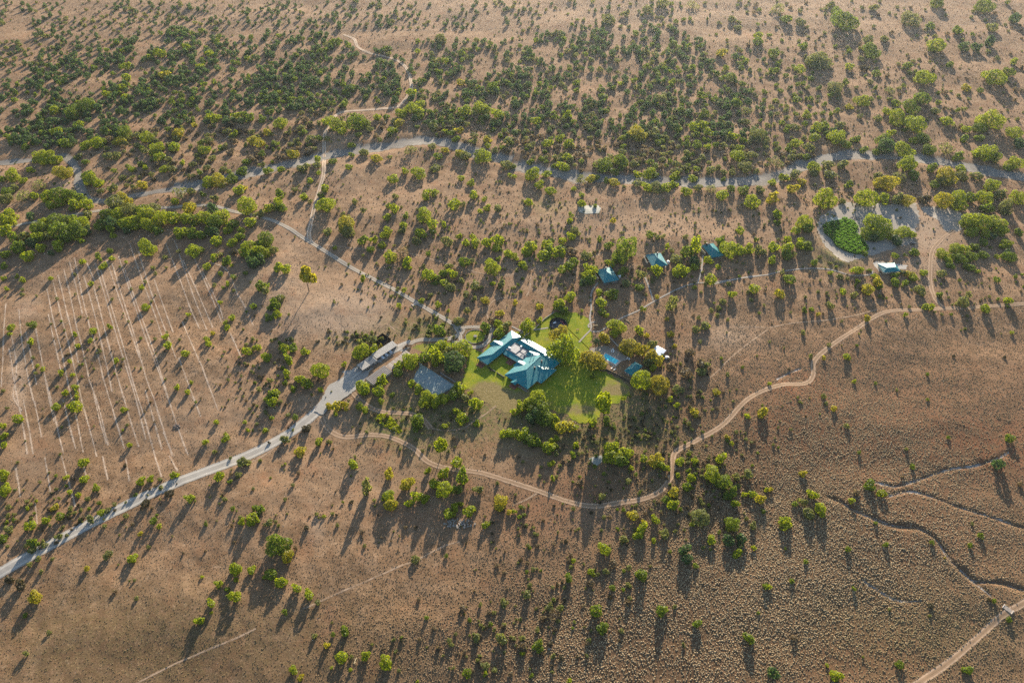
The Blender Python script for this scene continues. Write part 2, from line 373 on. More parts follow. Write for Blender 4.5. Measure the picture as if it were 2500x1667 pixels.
'I': """320,1075,130,B 270,1060,110,B 380,1095,100,B 425,1180,136,Y 210,1160,56,B 165,1240,60,B 85,1195,110,B 20,1230,60,M 230,1345,60,B
270,1270,110,P 330,1340,100,B 400,1330,130,M 480,1340,110,M 545,1360,90,M 510,1400,90,B 600,1400,90,B 345,1400,70,B 420,1380,80,B
150,1340,90,P 50,1310,90,M 30,1360,90,P 90,1290,70,P 615,1225,110,B 670,1250,100,B 595,1200,80,M 580,1110,56,M 530,1075,66,P
795,1385,150,P 840,1370,120,Y 780,1290,80,P 695,1310,60,P 970,1270,80,Y 920,1285,50,P 868,1272,40,P 900,1160,60,B 1000,1150,50,B
1120,1165,60,B 1175,1160,70,P 1250,1120,50,B 1320,1130,60,P 1430,1230,110,B 1500,1225,130,Y 1590,1215,90,M 1660,1290,70,Y 1640,1310,80,B
1390,1335,50,M 1240,1320,120,P 1200,1375,60,B 1310,1310,70,P 1480,1365,70,P 1690,1110,70,M 1660,1165,80,M 1295,1425,96,Y 1700,1410,130,B
1460,1445,80,D 730,1470,110,M 800,1480,120,B 880,1440,120,P 960,1440,100,M 1040,1430,110,P 1000,1470,130,B 900,1520,130,B 850,1540,100,B
1020,1540,110,B 1100,1490,110,B 1180,1490,100,B 1280,1500,100,B 1350,1510,100,M 1420,1500,110,B 1480,1525,110,M 1530,1490,110,B
1600,1540,80,M 1720,1530,80,B 540,1535,120,B 480,1520,100,M 600,1480,80,P 370,1520,110,M 300,1525,70,B 60,1480,100,B 40,1520,100,B
215,1490,60,D 690,1540,90,M 760,1530,90,D 1010,940,110,B 850,910,120,M 670,980,110,B 1080,1020,110,B 1200,1010,100,B 1220,915,100,Y
1410,1030,90,B 1430,960,70,P 1610,910,70,B 1735,960,100,Y 1380,970,60,M 1100,1080,80,B 820,970,100,Y 800,1070,90,P 440,985,100,M
590,1000,90,B 1330,860,50,Y 1460,810,100,B 1620,800,70,B 1720,810,80,M 380,900,90,B 290,910,60,M 560,850,60,B 370,750,90,B 600,720,130,M
500,770,120,M 830,600,70,B 870,530,70,B 1130,510,80,Y 1370,460,70,B 1090,360,100,B 1280,330,70,B 1440,370,80,B 870,450,70,B 850,350,50,B
730,650,70,B 870,670,70,B""",
'J': """170,845,110,B 545,850,130,B 480,840,80,B 690,840,150,M 590,905,70,B 840,805,70,B 890,805,60,M 1070,745,110,B 1120,770,90,B
990,775,90,B 1130,720,70,B 985,840,80,Y 930,890,80,B 650,990,60,B 470,1295,84,B 440,1340,50,M 480,1400,120,B 420,1090,70,B 420,1140,60,P
525,1110,60,M 245,1050,100,Y 75,910,70,Y 375,950,80,P 400,1020,50,P 20,985,80,Y 70,1170,76,B 165,1160,60,B 110,1105,40,M 365,1240,56,B
430,1190,40,B 325,1350,60,B 370,1380,40,P 265,1295,50,P 155,1325,70,M 150,1395,90,B 90,1425,70,B 175,1420,80,M 30,1470,80,P 330,1150,80,P
300,1160,60,P 640,1150,54,B 750,1040,80,P 660,1060,50,M 825,1085,90,Y 920,1080,46,P 1065,1030,90,P 1250,1070,66,M 1230,1150,80,P
1025,1170,66,B 1115,1180,110,B 940,1225,80,B 1210,1320,80,B 1165,1350,70,B 955,1350,50,P 675,1385,50,P 910,1415,46,M 945,1440,66,B
900,1490,56,B 1025,1485,50,M 1155,1470,116,B 735,1450,50,P 595,1475,46,P 625,1535,130,Y 1020,1545,60,B 1210,1540,70,B 1290,1540,50,B
1480,1250,60,B 1410,1222,52,B 1490,1340,66,B 1360,1405,80,B 1425,1405,50,P 1535,1455,42,B 1587,1425,56,B 1665,1430,60,P 1565,1370,36,B
1672,1245,30,M 1565,1070,130,B 1530,1055,70,M 1400,1055,80,Y 1440,1070,90,P 1300,1030,60,Y 1210,1010,60,P 1720,1125,100,P 1745,1205,40,B
1590,1005,50,B 1420,1040,40,M 1370,955,60,M 1400,895,80,Y 1300,905,50,B 1250,925,40,M 1440,760,100,B 1550,740,120,B 1660,780,100,B
1590,945,60,P 1500,975,70,P 1590,960,60,Y 1415,820,60,B 1740,970,80,P 1270,820,50,M 1220,870,80,P 1110,345,50,B 1300,420,60,B
1410,560,66,Y 550,290,80,M 490,310,60,P 1070,640,70,B 155,630,50,B 840,690,40,B 1630,590,100,M 1265,265,90,P""",
'K': """490,520,80,Y 435,540,30,B 215,450,46,B 95,470,46,B 190,540,40,B 225,560,50,B 145,560,46,B 220,620,46,B 130,598,26,M 200,652,56,B
80,678,66,B 140,680,40,B 110,722,40,B 150,745,50,B 70,790,36,B 245,738,26,B 275,765,26,M 278,797,34,B 328,808,18,M 230,842,26,B
228,866,26,B 398,860,26,Y 10,690,26,B 5,650,30,M 270,697,50,P 310,697,50,Y 330,690,30,B 370,705,30,B 400,715,50,Y 440,735,20,P
350,665,30,B 400,670,40,M 360,645,80,M 430,630,70,M 480,640,40,P 495,680,40,B 540,675,60,B 560,685,40,M 490,720,40,P 530,735,50,B
570,735,60,P 600,735,50,B 635,718,40,B 685,748,50,B 730,735,40,P 780,740,50,P 825,765,50,B 860,740,40,M 910,750,50,M 940,790,60,B
970,745,40,P 640,685,50,B 712,695,40,B 655,510,36,B 715,500,46,B 770,520,46,B 750,490,50,B 725,660,30,B 770,580,36,B 800,572,30,M
870,535,46,B 910,550,36,M 965,530,70,P 885,610,60,B 930,605,50,P 725,575,36,M 690,600,40,P 645,640,40,P 780,665,40,P 830,700,24,M
865,675,40,P 960,670,30,P 915,655,60,P 895,580,40,B 560,515,40,P 827,205,46,Y 965,140,40,B 965,165,44,M 710,15,50,P 865,75,40,P
890,105,36,P 840,265,30,B 805,290,40,M 860,305,60,M 630,320,30,B 585,385,50,P 425,328,26,B 360,380,36,M 650,265,20,B 905,330,30,M
880,400,50,M 920,430,50,P 920,475,40,P 755,440,50,M 795,390,30,M 745,375,40,M 380,75,60,P 450,50,40,P 530,40,40,P 590,15,50,P""",
'L': """665,175,84,B 615,300,84,B 895,300,100,B 945,285,50,M 405,195,76,M 395,155,50,P 200,235,100,P 180,240,60,M 225,245,50,P 125,270,46,B
320,262,36,B 547,258,40,M 425,290,36,M 365,228,30,P 380,268,40,K 710,255,34,M 780,340,44,Y 833,350,30,M 370,390,66,B 320,415,36,Y
605,385,80,M 480,355,50,P 265,340,70,P 305,325,36,M 300,80,110,M 270,45,50,M 70,75,46,M 125,85,50,P 35,30,60,P 560,70,80,P 640,100,40,M
745,118,46,M 880,110,46,P 870,160,46,D 770,180,50,D 820,185,44,D 965,240,36,B 975,70,50,D 850,20,80,M 665,10,60,M 420,30,40,P
460,155,40,P 250,20,40,P 140,185,46,M 20,275,40,M 25,210,50,M 110,448,26,M 152,450,42,B 110,500,40,P 195,497,56,B 185,540,46,B
110,560,50,B 270,537,76,B 305,565,50,M 345,545,40,M 285,490,40,P 510,460,80,B 505,405,36,M 560,420,70,M 470,437,40,B 655,440,40,P
705,475,50,B 580,485,90,B 480,520,36,B 455,545,70,M 470,570,70,D 535,582,80,B 570,550,34,B 610,540,60,M 632,585,60,M 705,580,66,P
750,610,50,M 780,505,40,B 880,470,100,B 830,500,60,M 770,540,40,M 835,540,40,M 860,600,90,B 820,605,50,B 890,615,60,M 970,520,66,B
985,560,50,D 975,640,70,B 945,655,40,M 430,595,40,M 375,585,40,M 360,455,26,P 435,465,40,P 545,640,80,B 520,690,60,P 575,690,50,M
470,710,90,Y 430,690,50,P 640,660,50,M 700,690,90,Y 690,710,60,P 755,690,60,P 755,665,40,B 820,690,50,P 655,725,40,M 880,725,70,B
690,780,70,Y 750,780,80,B 805,770,50,M 855,770,60,B 865,810,50,M 915,760,50,P 980,770,60,B 940,805,60,P 385,775,76,B 222,775,84,B
460,780,44,B 505,780,50,P 545,785,60,Y 295,788,30,P 615,775,50,K 830,870,120,B 900,880,100,B 790,870,90,B 430,875,120,B 140,870,60,B
35,840,40,B 40,875,30,M 180,655,60,B 235,645,50,P 290,645,50,P 60,690,50,B 110,680,46,P 130,710,40,Y 95,740,50,Y 20,715,40,B 20,775,50,Y
185,680,40,P 320,720,40,M 185,725,20,P 245,685,50,P 35,630,60,P 160,580,50,P""",
}
# duplicates where two tiles both saw a plant are left in their second tile only
# thicket on the far slope: polygon (photo px), wanted count, width range (photo px), types, least spacing px
THICKET = [
 ("0,205 200,120 420,65 560,70 640,95 770,130 760,250 640,300 420,300 250,345 0,365", 560, (13, 21), "DDDMD", 11),
 ("640,70 830,80 960,150 985,235 960,262 760,258 640,290", 210, (12, 20), "DDDM", 11),
 ("900,110 1060,95 1250,100 1270,310 1010,300 1000,255 1005,200 985,160", 210, (12, 20), "DDDMP", 11),
 ("1250,85 1400,60 1560,50 1640,60 1720,100 1745,160 1860,230 1870,330 1600,335 1250,325", 520, (12, 20), "DDDDMP", 11),
 ("1780,110 1900,140 2060,230 2060,350 1850,335", 60, (12, 20), "DMPM", 16),
 ("0,0 1250,0 1250,62 900,80 560,60 420,60 190,120 0,200", 380, (9, 16), "DDP", 11),
 ("1250,0 1700,0 1690,60 1560,45 1400,55 1250,80", 60, (10, 16), "DMPP", 15),
 ("1700,0 2500,0 2500,330 2250,330 1870,330 1860,220 1740,130", 230, (9, 16), "PSPM", 16),
 ("250,345 420,300 640,300 760,260 1010,300 1270,310 1250,390 1000,330 700,390 520,450 300,440 200,380", 190, (12, 21), "SPKSPM", 13),
 ("1270,325 1870,330 2000,380 1900,400 1700,430 1400,420 1280,400", 190, (12, 20), "SPSPM", 13),
]
# ------------------------------------------------------------------ materials of the setting
def mat_ground():
    b = NB("soil")
    P = b.pos()
    soil = b.attr("soil", 0)
    sep = b.n("SeparateColor", 0, Color=soil); red = sep
    nd = sep.node
    red, green, pale = nd.outputs[0], nd.outputs[1], nd.outputs[2]
    n1 = b.noise(0.018, 4, 0.6)
    n2 = b.noise(0.11, 5, 0.65)
    n3 = b.noise(1.1, 4, 0.7)
    n4 = b.noise(2.6, 3, 0.7)
    base = b.mix(b.step(n1, 0.35, 0.65), (0.225, 0.130, 0.070), (0.160, 0.092, 0.048))
    base = b.mix(b.step(n2, 0.38, 0.66), base, (0.290, 0.180, 0.104))
    redf = b.math('MULTIPLY', red, b.step(n2, 0.30, 0.60))
    base = b.mix(redf, base, (0.215, 0.078, 0.036))
    palef = b.math('MULTIPLY', pale, b.step(n3, 0.25, 0.60))
    base = b.mix(palef, base, (0.42, 0.295, 0.20))
    greenf = b.math('MULTIPLY', green, b.step(b.noise(0.33, 4, 0.7), 0.32, 0.62))
    base = b.mix(greenf, base, (0.115, 0.125, 0.035))
    base = b.mix(b.math('MULTIPLY', b.step(b.noise(0.045, 6, 0.7), 0.50, 0.68), 0.55), base, (0.245, 0.115, 0.058))
    base = b.mix(b.math('MULTIPLY', b.step(b.noise(0.30, 6, 0.72), 0.56, 0.70), 0.55), base, (0.40, 0.28, 0.185))
    dirt = b.step(n3, 0.46, 0.66)
    base = b.mix(b.math('MULTIPLY', dirt, 0.5), base, (0.085, 0.060, 0.035))
    base = b.mix(b.math('MULTIPLY', b.step(n4, 0.52, 0.70), 0.6), base, (0.42, 0.31, 0.20))
    base = b.mix(b.math('MULTIPLY', b.step(b.noise(1.7, 3, 0.7), 0.53, 0.66), 0.6), base, (0.080, 0.055, 0.034))
    lit = b.math('MULTIPLY', b.attr("tuft_shade", 2), b.step(n3, 0.30, 0.52))  # shade between scrub tufts, painted into the soil colour
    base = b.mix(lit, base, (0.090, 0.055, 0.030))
    h = b.math('ADD', b.math('MULTIPLY', n3, 1.0), b.math('MULTIPLY', n4, 0.4))
    nrm = b.bump(h, 0.5, 0.22)
    return b.done(b.bsdf(base, 1.0, 0.05, normal=nrm))

def mat_strip(name, core, rut, edge_lo, edge_hi, ruts=True, scale=0.6, rough=0.95, alpha_noise=0.5, mid=None, spec=0.1, fade=0.0):
    """surface strip: uv.x runs across (0..1), uv.y along in metres; ragged see-through edges over the soil"""
    b = NB(name)
    uv = b.n("UVMap", 0, props={'uv_map': 'strip'})
    nd = b.n("SeparateXYZ", 0, Vector=uv).node
    u = nd.outputs[0]
    e = b.math('SUBTRACT', 0.5, b.math('ABSOLUTE', b.math('SUBTRACT', u, 0.5)))      # 0 edge .. 0.5 middle
    n = b.noise(scale, 5, 0.7)
    n2 = b.noise(scale * 0.22, 3, 0.6)
    v = b.math('ADD', e, b.math('MULTIPLY', b.math('SUBTRACT', n, 0.5), alpha_noise))
    a = b.step(v, edge_lo, edge_hi)
    col = b.mix(n, tuple(c * 0.78 for c in core), tuple(min(1, c * 1.2) for c in core))
    col = b.mix(b.math('MULTIPLY', b.step(n2, 0.45, 0.7), 0.4), col, tuple(c * 0.72 for c in core))
    if ruts:
        r = b.math('ABSOLUTE', b.math('SUBTRACT', e, 0.24))
        col = b.mix(b.math('MULTIPLY', b.math('SUBTRACT', 1.0, b.step(r, 0.03, 0.11)), 0.85), col, rut)
        if mid is not None:
            col = b.mix(b.math('MULTIPLY', b.step(e, 0.40, 0.47), b.step(n, 0.35, 0.6)), col, mid)
    if fade:
        a = b.math('MULTIPLY', a, b.math('MULTIPLY_ADD', b.step(n2, 0.35, 0.6), fade, 1 - fade))
    sh = b.bsdf(col, rough, spec, normal=b.bump(n, 0.3, 0.15))
    tr = b.n("BsdfTransparent")
    return b.done(b.n("MixShader", 0, _0=a, _1=tr, _2=sh))

def mat_lawn():
    b = NB("lawn_grass")
    n1 = b.noise(0.12, 6, 0.7); n2 = b.noise(1.1, 4, 0.7); dry = b.attr("dry", 2)
    c = b.mix(b.step(n1, 0.35, 0.65), (0.150, 0.200, 0.014), (0.300, 0.275, 0.026))
    c = b.mix(b.math('MULTIPLY', b.step(n2, 0.4, 0.65), 0.6), c, (0.070, 0.110, 0.014))
    c = b.mix(b.math('MULTIPLY', b.step(b.noise(0.5, 5, 0.75), 0.55, 0.75), 0.5), c, (0.30, 0.25, 0.09))
    f = b.math('ADD', dry, b.math('MULTIPLY', b.math('SUBTRACT', b.noise(0.25, 4, 0.65), 0.5), 0.7))
    c = b.mix(b.step(f, 0.35, 0.75), c, b.mix(b.step(n2, 0.4, 0.65), (0.150, 0.120, 0.045), (0.270, 0.200, 0.095)))
    return b.done(b.bsdf(c, 1.0, 0.05, normal=b.bump(n2, 0.5, 0.2)))

def mat_water(name, deep, rough=0.06, spec=0.5):
    b = NB(name)
    n = b.noise(1.2, 3)
    return b.done(b.bsdf(deep, rough, spec, normal=b.bump(n, 0.05, 0.05)))

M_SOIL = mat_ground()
M_GRAVEL = mat_strip("pale_gravel", (0.31, 0.28, 0.24), (0.42, 0.38, 0.325), 0.02, 0.09, True, 0.5, alpha_noise=0.10)
M_GRAVEL2 = mat_strip("farm_road_gravel", (0.285, 0.240, 0.190), (0.38, 0.335, 0.275), 0.02, 0.12, True, 0.6, alpha_noise=0.14, mid=(0.24, 0.19, 0.13))
M_TRACK = mat_strip("two_rut_track_soil", (0.285, 0.185, 0.113), (0.43, 0.30, 0.20), 0.05, 0.28, True, 0.8, alpha_noise=0.45, mid=(0.20, 0.135, 0.08))
M_TRAIL = mat_strip("faint_trail_soil", (0.36, 0.25, 0.165), (0.46, 0.35, 0.25), 0.06, 0.30, False, 0.9, alpha_noise=0.6, fade=0.55)
M_FURROW = mat_strip("bare_furrow_soil", (0.45, 0.34, 0.25), (0.5, 0.4, 0.3), 0.08, 0.45, False, 0.9, alpha_noise=0.7, fade=0.5)
M_PATH = mat_strip("footpath_gravel", (0.31, 0.275, 0.235), (0.3, 0.3, 0.3), 0.02, 0.14, False, 0.9, alpha_noise=0.12)
M_RIVER = mat_strip("river_gravel", (0.225, 0.200, 0.170), (0.3, 0.3, 0.3), 0.04, 0.24, False, 0.14, alpha_noise=0.6, fade=0.25)
M_GULLY = mat_strip("gully_floor_silt", (0.36, 0.33, 0.30), (0.3, 0.3, 0.3), 0.05, 0.25, False, 0.4, alpha_noise=0.8, fade=0.85)
M_LAWN = mat_lawn()

# ------------------------------------------------------------------ lines of the setting (tile pixels)
LINES = {
 'main': [('X', "-60,1345 0,1318 100,1262 250,1182 400,1110 560,1050 650,1003 700,968 735,937 768,900 800,868 835,842 870,822 905,803 945,785")],
 'farm': [('c', "850,310 900,262 1000,200 1120,170 1300,172 1500,160 1640,105 1700,50 1690,10"),
          ('X', "1066,760 1048,748 1000,720 900,663 800,610 720,560 650,517 600,500 540,487 480,473 380,475 310,478 200,488 100,508 0,528 -60,540")],
 'ring': [('b', "130,125 215,112 320,105 420,110"), ('b', "20,330 130,330 230,375 330,398 440,385 530,320 570,250 600,120"), ('b', "60,100 130,200 150,300 215,370")],
 'track': [('X', "735,945 750,980 790,1002 850,998 900,1005 950,1030 985,1062 1040,1078 1100,1085 1160,1102 1230,1125 1300,1150 1360,1162 1420,1155 1480,1145 1520,1125 1545,1085 1550,1040 1600,1010 1660,975 1720,915 1790,885 1850,880 1868,860 1870,830 1900,800 1960,760 2030,720 2120,712 2200,707 2352,700 2420,696"),
           ('X', "2170,708 2150,690 2138,655 2137,610 2142,575 2165,548 2190,530"),
           ('X', "2420,1335 2352,1385 2300,1415 2250,1460 2180,1520 2100,1575 2040,1620"),
           ('F', "640,1110 680,1150 720,1190 800,1245 900,1270 1060,1280 1150,1320 1200,1380")],
  'pale_track': [('J', "368,1570 390,1470 415,1370 440,1285 465,1200 468,1080 470,950 490,890 545,800 600,768 700,756 880,745 960,735 1010,700 1065,620 1060,540 1040,480 980,420 900,390 770,360 700,325 672,265 600,235"),
           ('F', "400,118 375,90 362,50 370,0 378,-20")],
 'trail': [('J', "0,188 250,205 550,207 900,210 1300,212 1500,205 1759,185"), ('K', "0,105 150,88 300,55 400,40 550,10 640,-6"),
           ('K', "735,0 770,28 830,58 900,77 1005,76"), ('L', "0,75 100,68 300,75 500,95 700,98 870,88 960,60"),
           ('J', "670,265 690,225 720,210"),
           ('G', "-40,332 0,325 150,280 300,250 430,240 560,200 620,165 640,110"), ('F', "380,90 470,120 560,130 700,145 900,155 1050,175 1250,230 1450,290 1560,320 1720,332"),
           ('F', "1759,480 1640,500 1590,570 1600,640 1640,690"), ('F', "1200,1380 1300,1395 1420,1380 1500,1330 1580,1280 1650,1225"),
           ('G', "1350,1040 1400,1000 1500,900 1620,800 1759,700"), ('G', "1560,685 1660,680 1759,690"), ('H', "0,690 150,660 300,645 420,635 600,605 750,570"),
           ('B', "330,1060 440,1005 570,945 700,890 900,800 1000,755 1100,720 1300,620 1400,595"), ('C', "0,345 90,310 170,265"),
           ('A', "930,1568 1080,1490 1250,1410 1500,1310 1700,1225 1759,1195"), ('F', "850,690 900,668 960,710"), ('X', "1640,15 1700,38 1760,48"),
           ('B', "-30,50 60,0 130,-50"), ('G', "130,340 120,430 100,470")],
 'furrow': [('E', "360,355 410,560 470,790 520,1000 560,1190"), ('E', "440,290 490,500 530,690 565,820 610,1030"), ('E', "515,215 560,450 620,690 660,820 710,1040"),
            ('E', "640,390 680,540 720,700 760,850 800,1000 860,1200"), ('E', "690,290 770,560 840,790 920,1080 990,1300 1060,1560"), ('E', "770,250 840,480 930,760 1000,1020 1060,1180"),
            ('E', "855,280 920,470 1000,690 1080,920 1150,1150"), ('E', "890,110 970,340 1050,560 1110,740"), ('E', "1060,360 1130,560 1190,720"), ('E', "1140,110 1240,370 1310,560 1370,690"),
            ('E', "1255,220 1350,430 1460,680"), ('E', "1390,300 1500,530 1530,620"), ('E', "1640,470 1690,560 1740,670"), ('E', "250,700 290,930 350,1190"), ('E', "335,600 400,900 420,990"),
            ('E', "235,1190 285,1440"), ('E', "1120,1400 1190,1568"), ('E', "40,520 20,820 5,1090"), ('E', "1250,640 1330,830 1390,960"), ('E', "80,740 110,960 90,1150 150,1260"),
            ('E', "430,1180 520,1520"), ('E', "640,1130 690,1340 730,1480"), ('E', "1450,240 1560,300 1640,480"), ('E', "1580,720 1660,900"), ('E', "600,250 650,370"),
            ('E', "320,420 370,640 430,880 470,1090"), ('E', "400,330 450,540 500,740 540,930"), ('E', "480,240 530,440 570,600"), ('E', "575,330 640,560 690,760 735,960 770,1130"), ('E', "655,250 730,500 800,740 880,1000 940,1200 1000,1450"), ('E', "735,230 800,430 880,660 960,900"), ('E', "815,200 880,400 960,640 1040,860 1110,1040 1180,1250"), ('E', "950,160 1010,360 1080,560 1150,740 1210,900"), ('E', "1200,90 1270,300 1340,500 1420,700"), ('E', "180,720 215,900 250,1080"), ('E', "300,980 330,1140 370,1330"), ('E', "1320,180 1420,400 1520,640"), ('E', "1000,1120 1050,1300 1110,1520"), ('E', "560,1190 620,1400 660,1568"), ('E', "610,1040 680,1240 740,1490"), ('E', "710,1040 780,1270 850,1510"), ('E', "860,1200 900,1340 950,1500"), ('E', "1060,1180 1120,1380 1180,1568"), ('E', "1150,1150 1220,1370 1290,1560"), ('E', "470,1090 530,1330 570,1540"), ('E', "350,1190 400,1400 440,1560"), ('E', "160,1180 200,1400 230,1560"), ('E', "130,560 150,760 185,1000 230,1190"), ('E', "60,830 100,1080 150,1330 190,1560"), ('E', "1390,960 1440,1100 1500,1260"), ('E', "1230,900 1300,1090 1380,1300"), ('A', "420,0 470,180 520,360"), ('A', "560,20 600,180"), ('A', "700,0 740,170"), ('A', "860,20 890,180"), ('A', "1060,0 1110,150"), ('A', "1160,0 1220,110"), ('A', "240,330 260,480"), ('A', "310,20 345,250"), ('A', "110,90 140,290")],
 'path': [('H', "-380,395 -200,352 -100,335 0,325 100,302 250,285 400,288 480,305 580,330 700,325 720,300"), ('G', "545,715 600,715 660,680 760,620 870,570 970,510 1100,440 1200,400 1280,384 1400,378 1560,352 1759,325"),
          ('G', "460,790 500,745 530,715 545,690 535,620 545,560 540,500 550,440 575,400 600,375"), ('G', "970,500 945,420 912,335"), ('G', "1275,385 1300,300 1312,190"),
          ('b', "880,100 1000,160 1060,180"), ('b', "1000,200 1130,165 1240,145 1400,120"), ('d', "850,340 950,450 1080,570"), ('G', "530,690 525,672 545,655 570,650")],
 'river': [('J', "-560,1300 -330,1255 -60,1185 60,1165 200,1128 400,1085 600,1040 800,1010 950,985 1100,965 1250,970 1400,1010 1550,1065 1759,1100"),
           ('K', "0,650 80,658 160,675 250,692 340,696 450,702 560,706 680,710 800,716 900,712 1005,702 1090,668 1170,638 1260,615 1400,608 1550,614 1700,635 1850,668 2010,695 2100,705")],
 'stream': [('I', "-60,1120 0,1110 120,1100 250,1085 400,1065 470,1085 530,1170 545,1250 560,1310 620,1365 760,1380 900,1350 1100,1310 1250,1280 1400,1255"), ],
 'gully': [('D', "430,295 520,335 560,370 700,430 790,470 880,490 1020,500 1110,550 1170,600 1250,720 1340,800 1430,870 1600,885 1800,940"),
           ('D', "830,285 960,250 1080,270 1250,330 1400,380 1550,430 1800,510"), ('D', "720,190 870,215 980,185 1080,150 1250,95 1400,75 1560,30 1660,-20"),
           ('D', "1340,800 1420,880 1490,940 1530,975"), ('D', "650,860 800,950 900,1000 1060,1010"), ('H', "60,1040 140,1000 230,965")],
}
def smooth_line(pts, step):
    P = np.array([[p[0], p[1]] for p in pts], float)
    P = np.vstack([2 * P[0] - P[1], P, 2 * P[-1] - P[-2]])
    out = []
    for i in range(1, len(P) - 2):
        p0, p1, p2, p3 = P[i - 1], P[i], P[i + 1], P[i + 2]
        n = max(2, int(np.hypot(*(p2 - p1)) / step))
        t = np.linspace(0, 1, n, endpoint=False)[:, None]
        out.append(0.5 * ((2 * p1) + (-p0 + p2) * t + (2 * p0 - 5 * p1 + 4 * p2 - p3) * t ** 2 + (-p0 + 3 * p1 - 3 * p2 + p3) * t ** 3))
    out.append(P[-2][None])
    return np.vstack(out)

def world_line(tile, s, step=2.0):
    return smooth_line([W(*p) for p in TP(tile, s)], step)

def dist_to(X, Y, line, thin=1):
    L = line[::thin]
    lo, hi = L.min(0) - 40, L.max(0) + 40
    d = np.full(X.shape, 1e9)
    m = (X > lo[0]) & (X < hi[0]) & (Y > lo[1]) & (Y < hi[1])
    x, y = X[m], Y[m]
    dd = np.full(x.shape, 1e9)
    for a, b in zip(L[:-1], L[1:]):
        ab = b - a
        t = np.clip(((x - a[0]) * ab[0] + (y - a[1]) * ab[1]) / max(1e-9, ab @ ab), 0, 1)
        dd = np.minimum(dd, (x - a[0] - t * ab[0]) ** 2 + (y - a[1] - t * ab[1]) ** 2)
    d[m] = np.sqrt(dd)
    return d

RIVER = [(world_line(t, s, 6), 11.0, 1.3) for t, s in LINES['river']] + [(world_line(t, s, 6), 7.0, 0.8) for t, s in LINES['stream']]
GULLY = [(world_line(t, s, 2.5), w, dp) for (t, s), w, dp in zip(LINES['gully'], (2.0, 1.3, 1.3, 1.6, 1.1, 1.3), (1.35, 0.95, 0.95, 1.0, 0.5, 0.6))]
DAMBANK = world_line('f', "110,150 100,260 105,380 140,450 210,520 300,575", 4)
FLATS = [(10, 385, 135), (75, 470, 20), (117, 491, 20), (165, 505, 20), (302, 482, 22), (300, 520, 70)]
_rng = np.random.default_rng(7)
WAVES = [(2 * pi / wl, _rng.uniform(0, 2 * pi), _rng.uniform(0, 2 * pi), amp) for wl, amp in
         ((130, .5), (95, .4), (70, .3), (48, .16), (37, .13), (27, .08), (21, .07), (15, .05), (11, .045), (8.5, .04))]
def H(X, Y):
    X = np.asarray(X, float); Y = np.asarray(Y, float)
    z = np.zeros(X.shape)
    for k, a, ph, amp in WAVES:
        z += amp * np.sin(k * (X * cos(a) + Y * sin(a)) + ph + 1.3 * np.sin(0.5 * k * (X * sin(a) - Y * cos(a)) + 2 * ph))
    fl = np.ones(X.shape)
    for fx, fy, r in FLATS:
        fl *= 1 - np.exp(-(((X - fx) ** 2 + (Y - fy) ** 2) / r ** 2) ** 2)
    z *= fl
    for L, w, dp in RIVER:
        z -= dp * np.exp(-(dist_to(X, Y, L) / w) ** 4)
    for L, w, dp in GULLY:
        d = dist_to(X, Y, L) / (w * (0.8 + 0.25 * np.sin(X * 0.31) + 0.2 * np.sin(Y * 0.47 + 1)))
        z -= dp * np.exp(-d ** 2 * 0.9) * (0.85 + 0.25 * np.sin(X * 0.09 + Y * 0.13))
    z += 1.6 * np.exp(-(dist_to(X, Y, DAMBANK) / 5.0) ** 2)
    return z
def h1(x, y):
    return float(H(np.array([x]), np.array([y]))[0])

def axis(segs):
    out = [segs[0][0]]
    for a, b, s in segs:
        n = max(1, int(round((b - a) / s)))
        out += list(np.linspace(a, b, n + 1)[1:])
    return np.array(out)
GX = axis([(-1900, -1000, 60), (-1000, -450, 9), (-450, -270, 3), (-270, 40, 1.1), (40, 300, 0.85), (300, 480, 3), (480, 1000, 9), (1000, 1900, 60)])
GY = axis([(-300, 60, 30), (60, 130, 4), (130, 330, 0.9), (330, 520, 1.1), (520, 820, 2.2), (820, 1250, 6), (1250, 2000, 50)])

